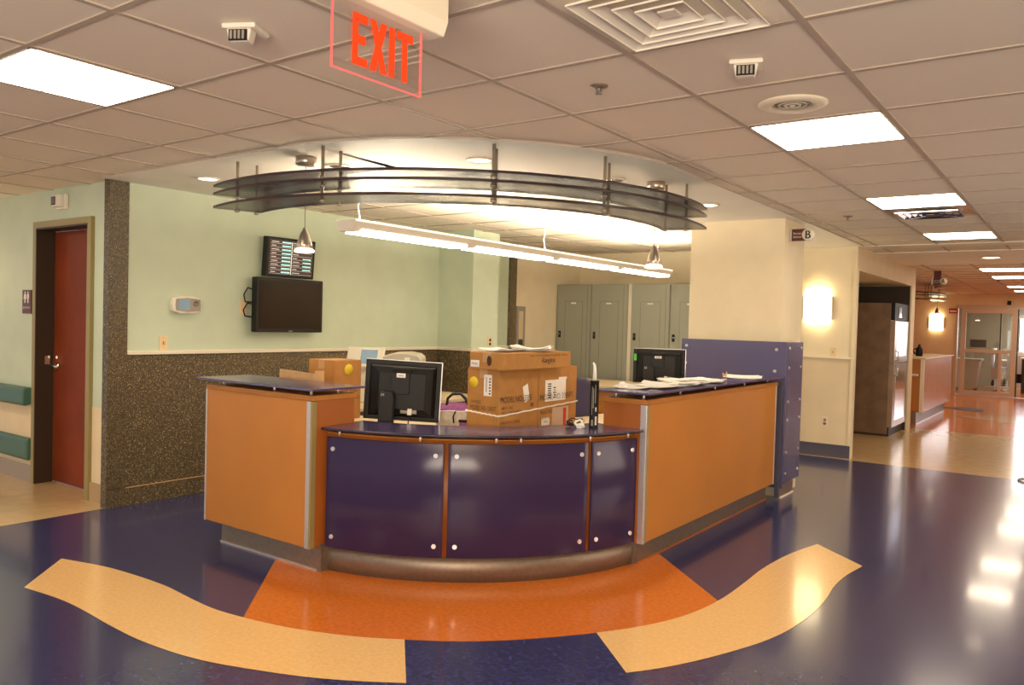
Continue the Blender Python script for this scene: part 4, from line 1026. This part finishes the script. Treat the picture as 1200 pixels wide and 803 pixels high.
mb = MB(); coil(mb, -2.36, 6.18, PZ, .022, M['cardl'], 12, 31, .003)
tag(mb.build('key_tag'), 'small curly tag lying near the papers by the blue panel', 'tag')

# office chair behind
t = thing('office_chair', 'navy blue office chair partly hidden behind the big cartons', 'chair', (-3.25, 5.25, 0), R(20))
def cb(b):
    n = 16; P = []
    for k in range(n): 
        a = 2*math.pi*k/n; cx = abs(math.cos(a))**.5*(1 if math.cos(a) > 0 else -1); sz = abs(math.sin(a))**.5*(1 if math.sin(a) > 0 else -1); P.append((.22*cx, .80+.25*sz))
    b.prism_y(P, -.03, .03, M['navy'])
part('backrest', t, cb, .02, True)
part('seat', t, lambda b: b.box(-.24, .24, -.50, -.03, .43, .50, M['navy']), .03, True)
part('column', t, lambda b: (b.tube([(0, -.25, .08), (0, -.25, .43)], .025, M['blk']), b.tube([(0, -.05, .45), (0, .05, .50), (0, .04, .70)], .018, M['blk'])), 0, True)
for k in range(5):
    a = k*2*math.pi/5
    lg = part('leg', t, lambda b: b.tube([(0, -.25, .10), (.27*math.cos(a), -.25+.27*math.sin(a), .065)], [.022, .014], M['blk']), 0, True)
    part('castor', lg, lambda b: b.lathe([(.001, -.02), (.028, -.02), (.028, .02), (.001, .02)], (.27*math.cos(a), -.25+.27*math.sin(a), .029), M['blk'], 12, 'x'), 0, True)
# beige half wall behind the desk
t = thing('back_counter', 'beige topped counter behind the desk in front of the lockers', 'counter', (-3.8, 8.3, 0))
part('counter_top', t, lambda b: b.box(-5.2, -3.2, 7.9, 8.85, .735, .765, M['beige']), .003)
part('carcass', t, lambda b: b.box(-5.15, -3.25, 7.95, 8.8, .0, .735, M['lam']))
# metal chair foot / cable at right edge
mb = MB(); mb.tube(smooth3([(-.30, 9.75, .008), (-.50, 9.62, .008), (-.535, 9.50, .008), (-.48, 9.38, .008), (-.25, 9.25, .008)]), .007, M['blkm'], 8)
tag(mb.build('floor_cable'), 'thin dark cable loop lying on the floor at the right edge', 'cable')

# ------------------------------------------------------------------ camera, world, lights
cam = bpy.data.cameras.new('camera'); co = bpy.data.objects.new('camera', cam); C.objects.link(co)
cam.sensor_width = 36; cam.sensor_fit = 'HORIZONTAL'; cam.lens = 36*934.716/1200; cam.clip_start = .02; cam.clip_end = 100
r0 = Vector((0.8092678821512015, 0.5868136443776453, 0.027115340505616953)); r1 = Vector((0.0370661332757935, -0.004942037933215605, -0.9993005944284472)); r2 = Vector((-0.5862692186039534, 0.8097069365105459, -0.025750345322280183))
m3 = Matrix((r0, -r1, -r2)).transposed()
co.matrix_world = Matrix.Translation((0, 0, CAM_Z)) @ m3.to_4x4()
bpy.context.scene.camera = co
wd = bpy.data.worlds.new('world'); bpy.context.scene.world = wd; wd.use_nodes = True
wd.node_tree.nodes['Background'].inputs[0].default_value = (.92, .93, 1.0, 1); wd.node_tree.nodes['Background'].inputs[1].default_value = .55
def area(name, loc, size, power, col=LIGHT, rot=(0, 0, 0), sy=None):
    l = bpy.data.lights.new(name, 'AREA'); l.energy = power; l.color = col; l.size = size
    if sy: l.shape = 'RECTANGLE'; l.size_y = sy
    o = bpy.data.objects.new(name, l); C.objects.link(o); o.location = loc; o.rotation_euler = rot; return o
def point(name, loc, power, r=.04, col=LIGHT):
    l = bpy.data.lights.new(name, 'POINT'); l.energy = power; l.color = col; l.shadow_soft_size = r
    o = bpy.data.objects.new(name, l); C.objects.link(o); o.location = loc
area('hall_fill_lamp', (1.2, -2.8, 1.35), 3.0, 620, (1,.84,.64), (R(163), 0, R(35)))
area('corridor_fill_lamp', (3.0, 6, 1.1), 2.0, 60, (1,.84,.66), (R(135), 0, R(90)))
area('lobby_fill_lamp', (-8.5, -1.5, 1.1), 2.2, 12, (1,.88,.72), (R(140), 0, R(-10)))
area('room_fill_light', (-1.0, 24.5, 2.38), 1.2, 60, (1,.95,.85))  # added light without a fixture, brightens the room behind the glass doors
for (x, y) in ((-5.12, 3.33), (-2.46, 5.98), (-2.98, 3.74), (-1.03, 11.5)):
    l = bpy.data.lights.new('downlight_beam', 'SPOT'); l.energy = 25; l.color = LIGHT; l.spot_size = R(95); l.spot_blend = .6; l.shadow_soft_size = .05
    o = bpy.data.objects.new('downlight_beam', l); C.objects.link(o); o.location = (x, y, CEIL-.03)
sc = bpy.context.scene
sc.view_settings.view_transform = 'Standard'; sc.view_settings.look = 'None'; sc.view_settings.exposure = .12; sc.view_settings.gamma = 1
try:
    sc.cycles.use_denoising = True; sc.cycles.max_bounces = 8; sc.cycles.diffuse_bounces = 4; sc.cycles.transparent_max_bounces = 12; sc.cycles.sample_clamp_indirect = 6
except Exception: pass
